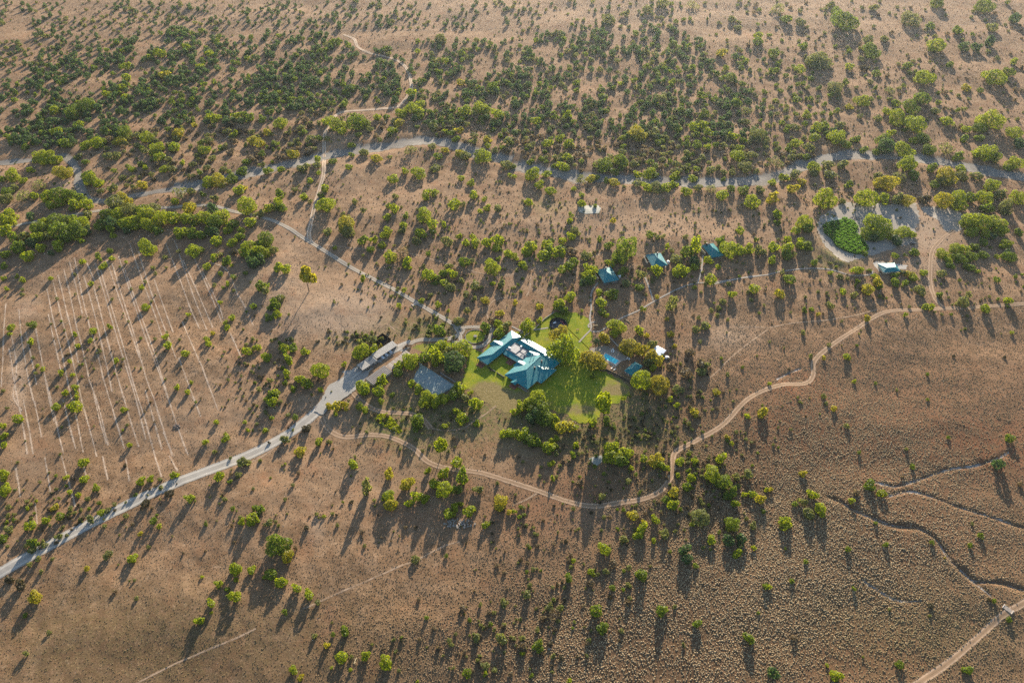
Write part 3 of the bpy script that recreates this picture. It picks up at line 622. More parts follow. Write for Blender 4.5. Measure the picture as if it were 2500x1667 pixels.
BLOBS = {   # photo px: x, y, rx, ry, strength
 0: [(2150, 1080, 420, 210, .8), (2470, 1095, 110, 50, 1.2), (1960, 945, 80, 40, .7), (2300, 1090, 160, 40, .9), (1480, 1190, 160, 80, .6), (1700, 1010, 60, 50, .4), (2100, 1620, 260, 70, .6),
     (1700, 1500, 420, 170, .35), (2300, 1350, 220, 120, .45), (1930, 1050, 90, 50, .9), (2010, 1085, 90, 60, .9), (600, 860, 40, 30, .3), (1300, 1260, 130, 70, .4), (300, 620, 320, 60, .15)],
 1: [(1480, 1060, 160, 70, .6), (1050, 1080, 110, 50, .5), (960, 1030, 60, 50, .8), (1130, 1020, 140, 60, .35), (945, 1035, 40, 20, .9), (880, 835, 70, 16, 1.0), (1070, 800, 70, 26, .8), (1000, 800, 90, 30, .6), (1560, 1040, 120, 90, .35),
     (1350, 1040, 220, 60, .5), (1010, 985, 120, 60, .5), (620, 1600, 500, 130, .28), (2250, 1540, 300, 120, .3), (2000, 1480, 300, 120, .18), (2040, 610, 50, 45, .9), (1330, 500, 50, 22, .6), (300, 1560, 300, 120, .3), (1650, 1190, 130, 80, .3),
     (2050, 640, 60, 20, .5), (1380, 1000, 190, 50, .7), (1530, 970, 60, 60, .6), (1160, 970, 60, 50, .4)],
 2: [(70, 755, 26, 24, 1), (40, 890, 22, 80, .8), (45, 960, 20, 60, .8), (70, 1120, 40, 60, .4), (1780, 820, 70, 34, 1), (852, 770, 46, 26, 1.1), (760, 720, 200, 90, .45), (820, 790, 140, 50, .55), (860, 760, 90, 45, .7), (700, 580, 80, 50, .3), (770, 1290, 22, 45, .6), (520, 1010, 200, 120, .25),
     (1480, 1260, 80, 35, .6), (2200, 600, 190, 60, .55), (2260, 540, 60, 60, .6), (2270, 640, 40, 80, .5), (1250, 20, 1400, 70, .35), (1440, 530, 420, 60, .25), (1600, 560, 240, 40, .25), (1250, 655, 90, 50, .35), (800, 1010, 50, 40, .7), (900, 1170, 160, 60, .25), (230, 660, 260, 60, .25),
     (130, 490, 80, 26, .4), (165, 450, 30, 18, .8), (820, 380, 60, 60, .3), (960, 470, 300, 80, .15), (690, 690, 60, 90, .3)],
}
def build_ground():
    X, Y = np.meshgrid(GX, GY)
    Z = H(X, Y)
    nx, ny = len(GX), len(GY)
    V = np.stack([X.ravel(), Y.ravel(), Z.ravel()], 1)
    i = np.arange(nx * ny).reshape(ny, nx)
    F = np.stack([i[:-1, :-1], i[:-1, 1:], i[1:, 1:], i[1:, :-1]], -1).reshape(-1, 4)
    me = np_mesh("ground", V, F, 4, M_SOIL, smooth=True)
    u, v = PX(X, np.maximum(Y, 100))
    col = np.zeros((ny, nx, 4), np.float32)
    for ch, bl in BLOBS.items():
        for bx, by, rx, ry, st in bl:
            col[..., ch] += st * np.exp(-(((u - bx) / rx) ** 2 + ((v - by) / ry) ** 2))
    col[..., 3] = 1
    at = me.attributes.new("soil", 'FLOAT_COLOR', 'POINT')
    at.data.foreach_set("color", np.clip(col, 0, 1).ravel())
    lt = np.zeros((ny, nx), np.float32)  # painted darkening of the lower plain, for tuft shade and lens vignette
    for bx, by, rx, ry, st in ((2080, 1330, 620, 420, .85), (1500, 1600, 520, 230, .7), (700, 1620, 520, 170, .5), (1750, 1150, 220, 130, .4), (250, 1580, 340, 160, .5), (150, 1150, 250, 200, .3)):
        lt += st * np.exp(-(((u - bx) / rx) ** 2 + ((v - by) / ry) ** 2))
    at = me.attributes.new("tuft_shade", 'FLOAT', 'POINT')
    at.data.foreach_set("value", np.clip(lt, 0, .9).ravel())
    o = link(bpy.data.objects.new("ground", me))
    return tag(o, "dry reddish brown plain of bare soil around the lodge", "ground", kind='structure')
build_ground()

KEEP_CLEAR = []                                           # (line, half width) and polygons where no scrub grows
KEEP_POLY = []
def strip_mesh(lines, width, off, cols=5, wob=0.0, seed=0):
    """several centre lines -> one mesh of draped strips; width: number or function(px, py)->m"""
    rg = np.random.default_rng(seed)
    VV, FF, UV = [], [], []
    base = 0
    for L in lines:
        t = np.gradient(L, axis=0)
        t /= np.linalg.norm(t, axis=1)[:, None] + 1e-9
        nr = np.stack([-t[:, 1], t[:, 0]], 1)
        n = len(L)
        w = np.full(n, width, float) if not callable(width) else width(L)
        ph = rg.uniform(0, 6.28, 4)
        s = np.concatenate([[0], np.cumsum(np.linalg.norm(np.diff(L, axis=0), axis=1))])
        w = w * (1 + wob * (np.sin(s * 0.11 + ph[0]) + 0.6 * np.sin(s * 0.29 + ph[1])))
        uu = np.linspace(0, 1, cols)
        pts = L[:, None, :] + nr[:, None, :] * ((uu - 0.5)[None, :, None] * w[:, None, None])
        Z = H(pts[..., 0], pts[..., 1]) + off + 0.0002 * np.clip(pts[..., 1] - 300, 0, None)
        VV.append(np.concatenate([pts, Z[..., None]], -1).reshape(-1, 3))
        i = np.arange(n * cols).reshape(n, cols) + base
        F = np.stack([i[:-1, :-1], i[:-1, 1:], i[1:, 1:], i[1:, :-1]], -1).reshape(-1, 4)
        FF.append(F[:, ::-1])
        uvp = np.stack([np.broadcast_to(uu[None, :], (n, cols)), np.broadcast_to(s[:, None], (n, cols))], -1).reshape(-1, 2)
        UV.append(uvp)
        base += n * cols
        KEEP_CLEAR.append((L, float(np.mean(w)) * 0.42))
    return np.vstack(VV), np.vstack(FF), np.vstack(UV)

def strip_obj(name, key, width, off, mat, label, cat, kind='structure', cols=5, step=2.0, wob=0.06, seed=0, clear=True):
    lines = [world_line(t, s, step) for t, s in LINES[key]]
    n0 = len(KEEP_CLEAR)
    V, F, UV = strip_mesh(lines, width, off, cols, wob, seed)
    if not clear:
        del KEEP_CLEAR[n0:]
    me = np_mesh(name, V, F, 4, mat)
    uvl = me.uv_layers.new(name="strip")
    li = np.empty(len(me.loops), np.int32)
    me.loops.foreach_get("vertex_index", li)
    uvl.data.foreach_set("uv", UV[li].astype(np.float32).ravel())
    o = link(bpy.data.objects.new(name, me))
    return tag(o, label, cat, kind=kind)

strip_obj("furrows", 'furrow', 1.7, 0.05, M_FURROW, "pale parallel lines of bare soil ripped across the field on the left", "furrows", wob=0.2)
strip_obj("trail", 'trail', 1.6, 0.06, M_TRAIL, "faint sandy walking trails winding through the scrub", "trail")
strip_obj("dirt_track", 'track', 4.9, 0.075, M_TRACK, "sandy two-rut dirt track curving across the plain below the lodge", "track", wob=0.05)
M_TRACKP = mat_strip("pale_track_soil", (0.37, 0.265, 0.18), (0.55, 0.42, 0.31), 0.04, 0.20, True, 0.8, alpha_noise=0.3, mid=(0.24, 0.17, 0.10))
strip_obj("dirt_track", 'pale_track', 4.6, 0.085, M_TRACKP, "pale dirt track crossing the river bed and winding up the far slope", "track", wob=0.05)
strip_obj("gravel_road", 'main', lambda L: np.interp(L[:, 1], [200, 330, 380, 400], [8.4, 8.6, 9.0, 6.5]), 0.09, M_GRAVEL, "wide pale gravel road running up to the parking sheds", "road", cols=7, wob=0.02)
strip_obj("farm_road", 'farm', 4.2, 0.105, M_GRAVEL2, "narrow gravel road leading from the roundabout up across the plain", "road", wob=0.03)
strip_obj("driveway", 'ring', 3.6, 0.12, M_GRAVEL2, "gravel driveway looping around the grass roundabout", "driveway", wob=0.02)
strip_obj("footpath", 'path', 1.5, 0.135, M_PATH, "narrow grey footpath linking the lodge with the cottages", "path", wob=0.03)
strip_obj("river_bed", 'river', 23.0, 0.10, M_RIVER, "dry grey gravel river bed winding between the bushes", "river bed", cols=13, step=4.0, wob=0.16, seed=3)
strip_obj("stream_bed", 'stream', 11.0, 0.10, M_RIVER, "dry grey side stream bed on the far left", "river bed", cols=9, step=4.0, wob=0.15, seed=4)
strip_obj("gully_floor", 'gully', 2.0, 0.06, M_GULLY, "pale silty floor of the erosion gullies", "gully", wob=0.2, seed=5, clear=False)

def sheet(name, pts, z, mat, label, cat, jitter=0.5, seg=1.6, kind='structure', dry=None, clear=True, drape=False):
    """flat ground sheet from world points, with an uneven edge"""
    rg = random.Random(len(pts) * 7 + int(abs(pts[0][0])))
    ring = []
    n = len(pts)
    for i in range(n):
        a, b = Vector(pts[i][:2]), Vector(pts[(i + 1) % n][:2])
        k = max(1, int((b - a).length / seg))
        for j in range(k):
            p = a.lerp(b, j / k)
            ring.append(Vector((p.x + rg.uniform(-jitter, jitter), p.y + rg.uniform(-jitter, jitter))))
    bm = bmesh.new()
    bm.faces.new([bm.verts.new((p.x, p.y, z)) for p in ring])
    bmesh.ops.triangulate(bm, faces=bm.faces[:])
    if drape or dry:
        for _ in range(4):
            es = [e for e in bm.edges if e.calc_length() > 4.0]
            if es: bmesh.ops.subdivide_edges(bm, edges=es, cuts=1)
            bmesh.ops.triangulate(bm, faces=bm.faces[:])
    for v in bm.verts:
        if drape: v.co.z = h1(v.co.x, v.co.y) + z
    bmesh.ops.recalc_face_normals(bm, faces=bm.faces[:])
    if bm.faces[0].normal.z < 0: bmesh.ops.reverse_faces(bm, faces=bm.faces[:])
    me = bpy.data.meshes.new(name)
    bm.to_mesh(me); bm.free()
    me.materials.append(mat)
    if dry is not None:
        X = np.array([v.co.x for v in me.vertices]); Y = np.array([v.co.y for v in me.vertices])
        u, v = PX(X, Y)
        d = np.zeros(len(X), np.float32)
        for bx, by, rx, ry, st in dry:
            d += st * np.exp(-(((u - bx) / rx) ** 2 + ((v - by) / ry) ** 2))
        at = me.attributes.new("dry", 'FLOAT', 'POINT')
        at.data.foreach_set("value", np.clip(d, 0, 1).astype(np.float32))
    o = link(bpy.data.objects.new(name, me))
    if clear: KEEP_POLY.append([(p[0], p[1]) for p in pts])
    return tag(o, label, cat, kind=kind)

def gravel_plain(name, col, scale=0.5, var=0.2):
    b = NB(name)
    n = b.noise(scale, 5, 0.7); n2 = b.noise(scale * 0.15, 3)
    c = b.mix(n, tuple(k * (1 - var) for k in col), tuple(k * (1 + var) for k in col))
    c = b.mix(b.math('MULTIPLY', b.step(n2, 0.45, 0.7), 0.4), c, tuple(k * 0.75 for k in col))
    return b.done(b.bsdf(c, 0.95, 0.1, normal=b.bump(n, 0.3, 0.15)))

M_YARD = gravel_plain("yard_gravel", (0.31, 0.285, 0.25))
M_SILT = gravel_plain("grey_silt", (0.285, 0.245, 0.20), 0.25)
sheet("gravel_yard", [TW('F', *p) for p in [(400, 1262), (470, 1140), (480, 1075), (545, 1020), (620, 985), (690, 972), (760, 985), (850, 935), (980, 840), (1030, 812), (1050, 830), (985, 880), (890, 940), (760, 1030), (690, 1110), (640, 1150), (560, 1205), (450, 1285)]],
      0.07, M_YARD, "pale gravel yard in front of the parking sheds", "yard", 0.8)
LAWN_PTS = [(972, 272), (1060, 290), (1120, 200), (1260, 150), (1380, 140), (1470, 75), (1565, 5), (1690, 0), (1810, 50), (1842, 180), (1820, 290), (1850, 400), (1930, 430), (2040, 490), (2110, 540), (2100, 600), (2030, 650), (1940, 690),
            (1880, 750), (1820, 800), (1760, 800), (1690, 770), (1640, 735), (1560, 715), (1400, 700), (1220, 725), (1140, 690), (1050, 640), (985, 570), (905, 545), (925, 440), (950, 340)]
sheet("lawn", [TW('a', *p) for p in LAWN_PTS], 0.05, M_LAWN, "green lawn spread around the teal roofed lodge", "lawn", 1.3,
      dry=[(1200, 985, 60, 40, 1.0), (1185, 955, 40, 30, .8), (1230, 1000, 60, 25, .9), (1420, 1000, 70, 22, .7), (1510, 930, 60, 30, .55), (1300, 960, 50, 20, .35), (1500, 955, 40, 12, .8), (1330, 830, 40, 12, .5), (1290, 985, 70, 30, .45), (1440, 790, 20, 40, .35)])
sheet("verge_grass", [TW('F', *p) for p in [(1060, 845), (1100, 805), (1200, 800), (1300, 790), (1380, 790), (1370, 815), (1200, 850), (1110, 870)]], 0.045, M_LAWN, "strip of yellowish grass between the hedge trees and the road", "grass verge", 0.8,
      dry=[(1020, 845, 60, 30, .55)])
_rc = TW('b', 355, 248)
RING_R = (TW('b', 495, 248) - TW('b', 215, 248)).length / 2
sheet("roundabout_lawn", [(_rc.x + RING_R * cos(k * pi / 12), _rc.y + RING_R * sin(k * pi / 12)) for k in range(24)], 0.14, M_LAWN, "round green lawn inside the gravel turning circle", "lawn", 0.05, dry=[(0, 0, 1, 1, 0)])
sheet("silt_flat", [TW('f', *p) for p in [(330, 70), (500, 95), (700, 80), (930, 90), (960, 200), (930, 300), (900, 420), (800, 440), (560, 520), (470, 540), (360, 575), (300, 560), (180, 440), (120, 330), (130, 210), (220, 150), (300, 100)]],
      0.05, M_SILT, "flat grey silt floor of the dry dam basin", "basin", 1.2, drape=True)
sheet("silt_patch", [TW('f', *p) for p in [(960, 120), (1100, 110), (1250, 130), (1330, 190), (1300, 320), (1180, 330), (1110, 230), (1000, 170)]], 0.055, M_SILT, "grey silt patch among the bushes at the edge of the dam basin", "basin", 1.2, drape=True)
sheet("pond_water", [TW('f', *p) for p in [(130, 235), (160, 190), (215, 165), (230, 147), (300, 147), (325, 185), (338, 212), (290, 232), (220, 245), (150, 262)]], 0.10, mat_water("pond_water", (0.24, 0.27, 0.235), 0.4, 0.15), "pale still pond water beside the green reed bed", "water", 0.4, drape=False)
sheet("waterhole", [TW('K', *p) for p in [(258, 815), (275, 808), (340, 808), (349, 822), (340, 840), (290, 842), (262, 836)]], 0.14, mat_water("waterhole_water", (0.30, 0.285, 0.235), 0.7, 0.08), "small pale waterhole on the plain below the river bed", "water", 0.3, drape=True)
sheet("dam_puddle", [TW('C', *p) for p in [(530, 30), (560, 15), (610, 5), (628, 22), (615, 50), (585, 78), (555, 62)]], 0.14, mat_water("puddle_water", (0.26, 0.26, 0.22), 0.6, 0.1), "small grey pool of water beside a large green tree below the lawn", "water", 0.3, drape=True)
sheet("pool_terrace", [TW('d', *p) for p in [(450, 600), (505, 545), (760, 490), (850, 530), (1100, 650), (1230, 760), (1080, 800), (950, 920), (700, 760), (520, 690)]], 0.075, gravel_plain("terrace_paving", (0.30, 0.25, 0.20), 0.8), "paved terrace around the swimming pool", "terrace", 0.2)
sheet("cottage_terrace", [TW('H', *p) for p in [(720, 250), (740, 235), (960, 262), (950, 285), (760, 300)]], 0.06, gravel_plain("terrace_gravel", (0.40, 0.36, 0.31), 0.8), "pale bare terrace behind the reed dam cottage", "terrace", 0.6)
# ------------------------------------------------------------------ building materials
def mat_roof(name, col, rough=0.42, metal=0.0, spec=0.5, along='x', rib=0.55, weather=0.25):
    """painted corrugated sheet: ribs run down the slope (object space), faded patches"""
    b = NB(name)
    oc = b.n("TexCoord", 3)
    w = b.n("TexWave", 1, props={'wave_type': 'BANDS', 'bands_direction': 'X' if along == 'x' else 'Y'}, Vector=oc, Scale=rib * 3.1, Distortion=0.0)
    n = b.noise(0.35, 4, 0.6, vec=oc); n2 = b.noise(3.0, 3, 0.6, vec=oc)
    c = b.mix(b.math('MULTIPLY', b.step(n, 0.4, 0.7), weather), col, tuple(min(1, k * 1.7 + 0.02) for k in col))
    c = b.mix(b.math('MULTIPLY', b.step(n2, 0.5, 0.8), 0.35), c, tuple(k * 0.7 for k in col))
    return b.done(b.bsdf(c, b.math('MULTIPLY_ADD', n2, 0.15, rough - 0.07), spec, metal, normal=b.bump(w, 0.25, 0.06)))

M_TEAL = mat_roof("teal_roof_sheet", (0.004, 0.150, 0.165), 0.40, 0.0, 0.32, 'x')
M_RIDGE = simple("teal_ridge_cap", (0.05, 0.22, 0.25), 0.35, 0.5)
M_GREYROOF = mat_roof("grey_weathered_sheet", (0.25, 0.225, 0.195), 0.55, 0.0, 0.4, 'x', weather=0.3)
M_BROWNROOF = mat_roof("pinkish_grey_roof_sheet", (0.31, 0.25, 0.20), 0.6, 0.0, 0.35, 'y', weather=0.3)
M_WHITEROOF = mat_roof("white_roof_sheet", (0.66, 0.70, 0.76), 0.4, 0.0, 0.5, 'x', weather=0.15)
M_FLAT = simple("pale_flat_roof", (0.36, 0.335, 0.31), 0.7, 0.3, 0.25, 0.6)
M_FLATD = simple("grey_flat_roof", (0.16, 0.17, 0.18), 0.7, 0.3, 0.3, 0.8)
M_WALL = simple("cream_plaster", (0.50, 0.42, 0.31), 0.9, 0.1, 0.12, 0.7)
M_BRICKW = simple("reddish_brick_wall", (0.26, 0.14, 0.09), 0.9, 0.1, 0.2, 2.5)
M_BRICK = simple("brick_paving", (0.22, 0.085, 0.060), 0.9, 0.15, 0.25, 2.0)
M_STONE = simple("rough_stone", (0.26, 0.225, 0.19), 0.95, 0.1, 0.35, 1.6)
M_GLASS = simple("window_glass", (0.03, 0.04, 0.05), 0.08, 0.5, 0.2, 1.0)
M_WHITE = simple("white_paint", (0.72, 0.70, 0.66), 0.5, 0.4, 0.06, 2.0)
M_DARK = simple("dark_steel", (0.030, 0.030, 0.032), 0.5, 0.4, 0.3, 2.0)
M_WOOD = simple("brown_timber", (0.16, 0.095, 0.055), 0.8, 0.2, 0.3, 2.0)
M_PALEWOOD = simple("pale_timber", (0.46, 0.35, 0.20), 0.8, 0.2, 0.2, 2.0)
M_SHADE = simple("black_shade_cloth", (0.014, 0.013, 0.012), 0.9, 0.1, 0.35, 1.2)
M_PINK = simple("dusty_pink_canvas", (0.50, 0.10, 0.13), 0.85, 0.1, 0.2, 3.0)
M_TANK = simple("white_tank_plastic", (0.70, 0.68, 0.66), 0.45, 0.4, 0.05, 2.0)
M_RUBBER = simple("tyre_rubber", (0.015, 0.015, 0.015), 0.9, 0.2)
M_CARW = simple("white_car_paint", (0.74, 0.74, 0.74), 0.25, 0.5, 0.03, 1.0)
M_CARD = simple("dark_car_paint", (0.020, 0.026, 0.030), 0.25, 0.5, 0.1, 1.0)
M_RED = simple("red_lamp_glass", (0.35, 0.02, 0.02), 0.2, 0.5)
M_LAMP = simple("clear_lamp_glass", (0.6, 0.6, 0.58), 0.15, 0.5)
M_FLOORD = simple("dark_slate_floor", (0.030, 0.040, 0.055), 0.7, 0.3, 0.35, 1.2)
M_COPING = simple("pale_pool_coping", (0.50, 0.42, 0.34), 0.8, 0.2, 0.12, 1.5)
M_POOL = mat_water("pool_water", (0.03, 0.56, 0.66), 0.05)
M_REED = simple("reed_screen", (0.045, 0.038, 0.030), 0.95, 0.1, 0.4, 4.0)
M_BRUSH = simple("dry_brush", (0.15, 0.12, 0.10), 0.95, 0.1, 0.4, 2.0)

# ------------------------------------------------------------------ the lodge
TH = radians(49.5)
O_L = W(1100 + 375 / 5.88, 780 + 550 / 5.88, 2.8)
lodge = empty("lodge_house", (O_L.x, O_L.y, 0), TH, "large teal roofed lodge with several wings around a grass courtyard", "house")
def R(a, b, z): return (a, -b, z)                         # a: along the wings, b: across them

roof = MB()
roof.hip([R(0, 0, 2.8), R(37.4, 0.2, 2.8), R(37.4, 10.4, 2.8), R(0, 10.4, 2.8)], [R(8, 7.2, 4.6), R(30.2, 7.5, 4.7)])
roof.hip([R(38.6, 15.2, 2.72), R(38.6, 37.4, 2.72), R(29.2, 37.4, 3.5), R(29.2, 10.9, 3.5)], [R(32.4, 13, 4.62), R(32.4, 34.5, 4.62)])
roof.hip([R(16, -2.6, 2.74), R(16, 6.6, 4.1), R(23, 6.6, 4.1), R(23, -2.6, 2.74)], [R(19.5, -1.6, 4.2), R(19.5, 6.8, 4.45)])
o_roof = roof.build("roof", M_TEAL, lodge)
roof = MB()
roof.hip([R(0, 25.8, 2.86), R(30, 25.8, 2.86), R(30, 46.4, 2.86), R(0, 46.4, 2.86)], [R(11.2, 36.0, 6.1), R(28.4, 35.0, 6.1)])
roof.hip([R(27.3, 35.5, 2.76), R(27.3, 50, 2.76), R(10.2, 50, 2.76), R(10.2, 35.5, 2.76)], [R(20.2, 36.5, 5.3), R(19.8, 43.6, 5.0)])
roof.hip([R(37, 33.6, 2.92), R(37, 47.4, 2.92), R(26.2, 47.4, 2.92), R(26.2, 33.6, 2.92)], [R(31, 35.6, 5.2), R(31.3, 42.8, 5.0)])
roof.hip([R(11, 24.3, 2.7), R(11, 31.6, 4.5), R(18.2, 31.6, 4.5), R(18.2, 24.3, 2.7)], [R(14.6, 25.3, 4.4), R(14.6, 31.8, 4.75)])
roof.hip([R(24.2, 24.0, 3.0), R(24.2, 32.6, 4.8), R(30.4, 32.6, 4.8), R(30.4, 24.0, 3.0)], [R(27.4, 25.0, 4.7), R(27.4, 32.8, 5.2)])
roof.hip([R(-2.2, 33.2, 2.55), R(2.2, 33.2, 3.1), R(2.2, 37.4, 3.1), R(-2.2, 37.4, 2.55)], [R(-1.6, 35.3, 3.4), R(2.4, 35.3, 3.6)])
o_roof_e = roof.build("roof", M_TEAL, lodge)
cap = MB()
for p, q in (((11.2, 36, 6.12), (28.4, 35, 6.12)), ((11.2, 36, 6.12), (0.1, 25.9, 2.92)), ((11.2, 36, 6.12), (0.1, 46.3, 2.92)), ((20.0, 37.0, 5.3), (19.8, 43.6, 5.05)), ((19.8, 43.6, 5.05), (27.2, 49.9, 2.82)), ((19.8, 43.6, 5.05), (10.3, 49.9, 2.82)),
             ((31.3, 42.8, 5.05), (26.3, 47.3, 2.98)), ((31, 35.6, 5.25), (31.3, 42.8, 5.05))):
    cap.tube([R(*p), R(*q)], 0.13, n=5)
cap.build("ridge_cap", M_RIDGE, o_roof_e)
cap = MB()
for p, q in (((8, 7.2, 4.62), (30.2, 7.5, 4.72)), ((8, 7.2, 4.62), (0.1, 0.1, 2.86)), ((8, 7.2, 4.62), (0.1, 10.3, 2.86)), ((32.4, 13, 4.64), (32.4, 34.5, 4.64)), ((30.2, 7.5, 4.72), (37.3, 0.3, 2.86)), ((30.2, 7.5, 4.72), (37.3, 10.3, 2.86))):
    cap.tube([R(*p), R(*q)], 0.12, n=5)
cap.build("ridge_cap", M_RIDGE, o_roof)
fl = MB()
fl.box(19.7, 29.1, -25.7, -10.5, 2.6, 3.08)
o_flat = fl.build("flat_roof", M_FLATD, lodge)
fl = MB()
fl.box(20.4, 27.4, -18.6, -12.4, 3.08, 3.75); fl.box(20.2, 23.2, -22.4, -19.6, 3.08, 3.4); fl.box(24.4, 28.2, -22.8, -19.4, 3.08, 3.3)
fl.box(19.7, 20.0, -25.7, -10.5, 3.081, 3.5)
fl.box(23.5, 24.0, -24.9, -23.6, 3.08, 3.9)
fl.build("roof_box", M_FLAT, o_flat)
fl = MB()
for a, b in ((22.0, 11.3), (22.0, 12.2), (28.4, 17.0)):
    fl.disc((a, -b), 0.7, 3.08, 4.3, 12)
fl.build("rooftop_tank", M_TANK, o_flat)
ver = MB()
ver.solid([R(15.4, 10.9, 2.5), R(19.5, 10.9, 3.3), R(19.5, 25.6, 3.3), R(15.4, 25.6, 2.5)], [R(15.4, 10.9, 2.38), R(19.5, 10.9, 3.18), R(19.5, 25.6, 3.18), R(15.4, 25.6, 2.38)])
ver.build("veranda_roof", M_TEAL, lodge)
wl = MB()
for a0, a1, b0, b1, z in ((1.0, 36.4, 1.0, 8.4, 2.62), (29.8, 37.6, 11.5, 36.6, 2.6), (19.9, 29.6, 9.2, 25.4, 2.58)):
    wl.box(a0, a1, -b1, -b0, 0, z)
o_wall = wl.build("wall", M_WALL, lodge)
wl = MB()
for a0, a1, b0, b1, z in ((2.0, 29.0, 27.0, 45.2, 2.66), (11.2, 26.4, 45.0, 48.6, 2.58), (27.4, 36.0, 34.8, 46.2, 2.7)):
    wl.box(a0, a1, -b1, -b0, 0, z)
o_wall_e = wl.build("wall", M_BRICKW, lodge)
def window(parent, a, b, along, w=1.5, z0=0.8, z1=2.2):
    m = MB(); g = MB()
    if along == 'b':                                       # pane faces along a
        m.box(a - 0.06, a + 0.06, -b - w / 2 - 0.1, -b + w / 2 + 0.1, z0 - 0.1, z1 + 0.1); g.box(a - 0.09, a + 0.09, -b - w / 2, -b + w / 2, z0, z1)
    else:
        m.box(a - w / 2 - 0.1, a + w / 2 + 0.1, -b - 0.06, -b + 0.06, z0 - 0.1, z1 + 0.1); g.box(a - w / 2, a + w / 2, -b - 0.09, -b + 0.09, z0, z1)
    f = m.build("window", M_WHITE, parent)
    g.build("pane", M_GLASS, f)
def door(parent, a, b, along, w=1.2, mat=None):
    m = MB()
    if along == 'b': m.box(a - 0.07, a + 0.07, -b - w / 2, -b + w / 2, 0.02, 2.1)
    else: m.box(a - w / 2, a + w / 2, -b - 0.07, -b + 0.07, 0.02, 2.1)
    m.build("door", mat or M_WOOD, parent)
for b in (2.6, 4.6, 7.2): window(lodge, 0.98, b, 'b')
for a in (3.5, 7.5, 11.5, 15.5): window(lodge, a, 8.42, 'a')
for a in (5.5, 13.5): door(lodge, a, 8.43, 'a')
for b in (28.2, 30.4, 32.6): window(lodge, 1.98, b, 'b', 1.7, 0.5, 2.4)
for b in (39.5, 42.5): window(lodge, 1.98, b, 'b', 1.7)
door(lodge, 1.97, 35.6, 'b', 1.6)
for a in (13.5, 17.5, 21.5, 24.5): window(lodge, a, 48.62, 'a')
for a in (29.5, 33.5): window(lodge, a, 46.22, 'a')
for a in (4.5, 8.0): window(lodge, a, 45.22, 'a')
for a in (5, 11, 17.5, 24): window(lodge, a, 0.98, 'a')
for b in (16, 22, 28, 33): window(lodge, 37.62, b, 'b')
for a, b in ((0.4, 0.4), (0.4, 10.0), (5, 10.1), (10, 10.1), (14.6, 10.1), (0.35, 26.2), (0.35, 31.0), (0.35, 46.0), (5.2, 46.1), (-1.9, 33.5), (-1.9, 37.1)):
    m = MB(); m.box(a - 0.13, a + 0.13, -b - 0.13, -b + 0.13, 0.0, 2.6)
    m.build("veranda_post", M_WOOD, lodge)
for a, b, h in ((24.2, 39.1, 7.3), (16.1, 39.4, 7.3)):
    m = MB(); m.box(a - 0.42, a + 0.42, -b - 0.42, -b + 0.42, 3.2, h); c = m.build("chimney", M_DARK, o_roof_e)
    m = MB(); m.box(a - 0.55, a + 0.55, -b - 0.55, -b + 0.55, h + 0.003, h + 0.16); m.build("chimney_cap", M_STONE, lodge)
for a, b, h in ((25.6, 28.8, 7.0), (25.0, 31.6, 6.6)):
    m = MB(); m.tube([R(a, b, 3.4), R(a, b, h)], 0.2, n=8); m.tube([R(a, b, h + 0.01), R(a, b, h + 0.35)], 0.5, 0.42, n=10)
    m.build("vent_pipe", M_TANK, lodge)
pv = MB(); pv.box(-3.6, 0.9, -7.6, -2.6, 0.0, 0.32); pv.build("brick_step", M_BRICK, lodge)
pv = MB(); pv.box(-4.2, 1.9, -38.2, -33.0, 0.0, 0.34); pv.build("brick_step", M_BRICK, lodge)
pv = MB(); pv.box(11.6, 15.6, -21.6, -16.6, 0.0, 0.3); pv.build("timber_deck", M_BRICK, lodge)
pv = MB(); pv.box(-0.6, 1.98, -46.3, -38.4, 0.0, 0.22); pv.build("veranda_floor", M_STONE, lodge)
pv = MB(); pv.box(15.6, 19.9, -25.4, -11.0, 0.0, 0.2); pv.build("veranda_floor", M_BRICK, lodge)

def LW(a, b, z=0.0):                                      # lodge frame -> world
    return Vector((O_L.x + a * cos(TH) + b * sin(TH), O_L.y + a * sin(TH) - b * cos(TH), z))
m = MB()
m.box(-0.14, 0.14, -17.2, -10.6, 0, 0.9); m.box(-0.14, 0.14, -25.5, -19.2, 0, 0.9)
for b in (10.6, 17.3, 19.1, 25.5): m.box(-0.24, 0.24, -b - 0.22, -b + 0.22, 0, 1.15)
ow = m.build("courtyard_wall", M_DARK); ow.location = (O_L.x, O_L.y, 0.05); ow.rotation_euler = (0, 0, TH)
tag(ow, "low dark wall closing the open front of the lodge courtyard", "wall")
def bench(loc, rz, label, mat):
    e = empty("bench", loc, rz, label, "bench")
    m = MB(); m.box(-1.1, 1.1, -0.28, 0.28, 0.42, 0.5); m.build("seat", mat, e)
    m = MB(); m.box(-1.1, 1.1, 0.24, 0.32, 0.55, 0.95); m.build("backrest", mat, e)
    for sx in (-0.95, 0.95):
        m = MB(); m.box(sx - 0.06, sx + 0.06, -0.26, 0.30, 0.0, 0.42); m.build("leg", mat, e)
    return e
bench(LW(-0.9, 14.2, 0.05), TH + pi / 2, "brown timber bench in front of the dark courtyard wall", M_WOOD)
bench(TW('C', 258, 1336) + Vector((0, 0, 0.02)), 0.1, "small grey bench standing alone in the scrub of the lower plain", M_STONE)

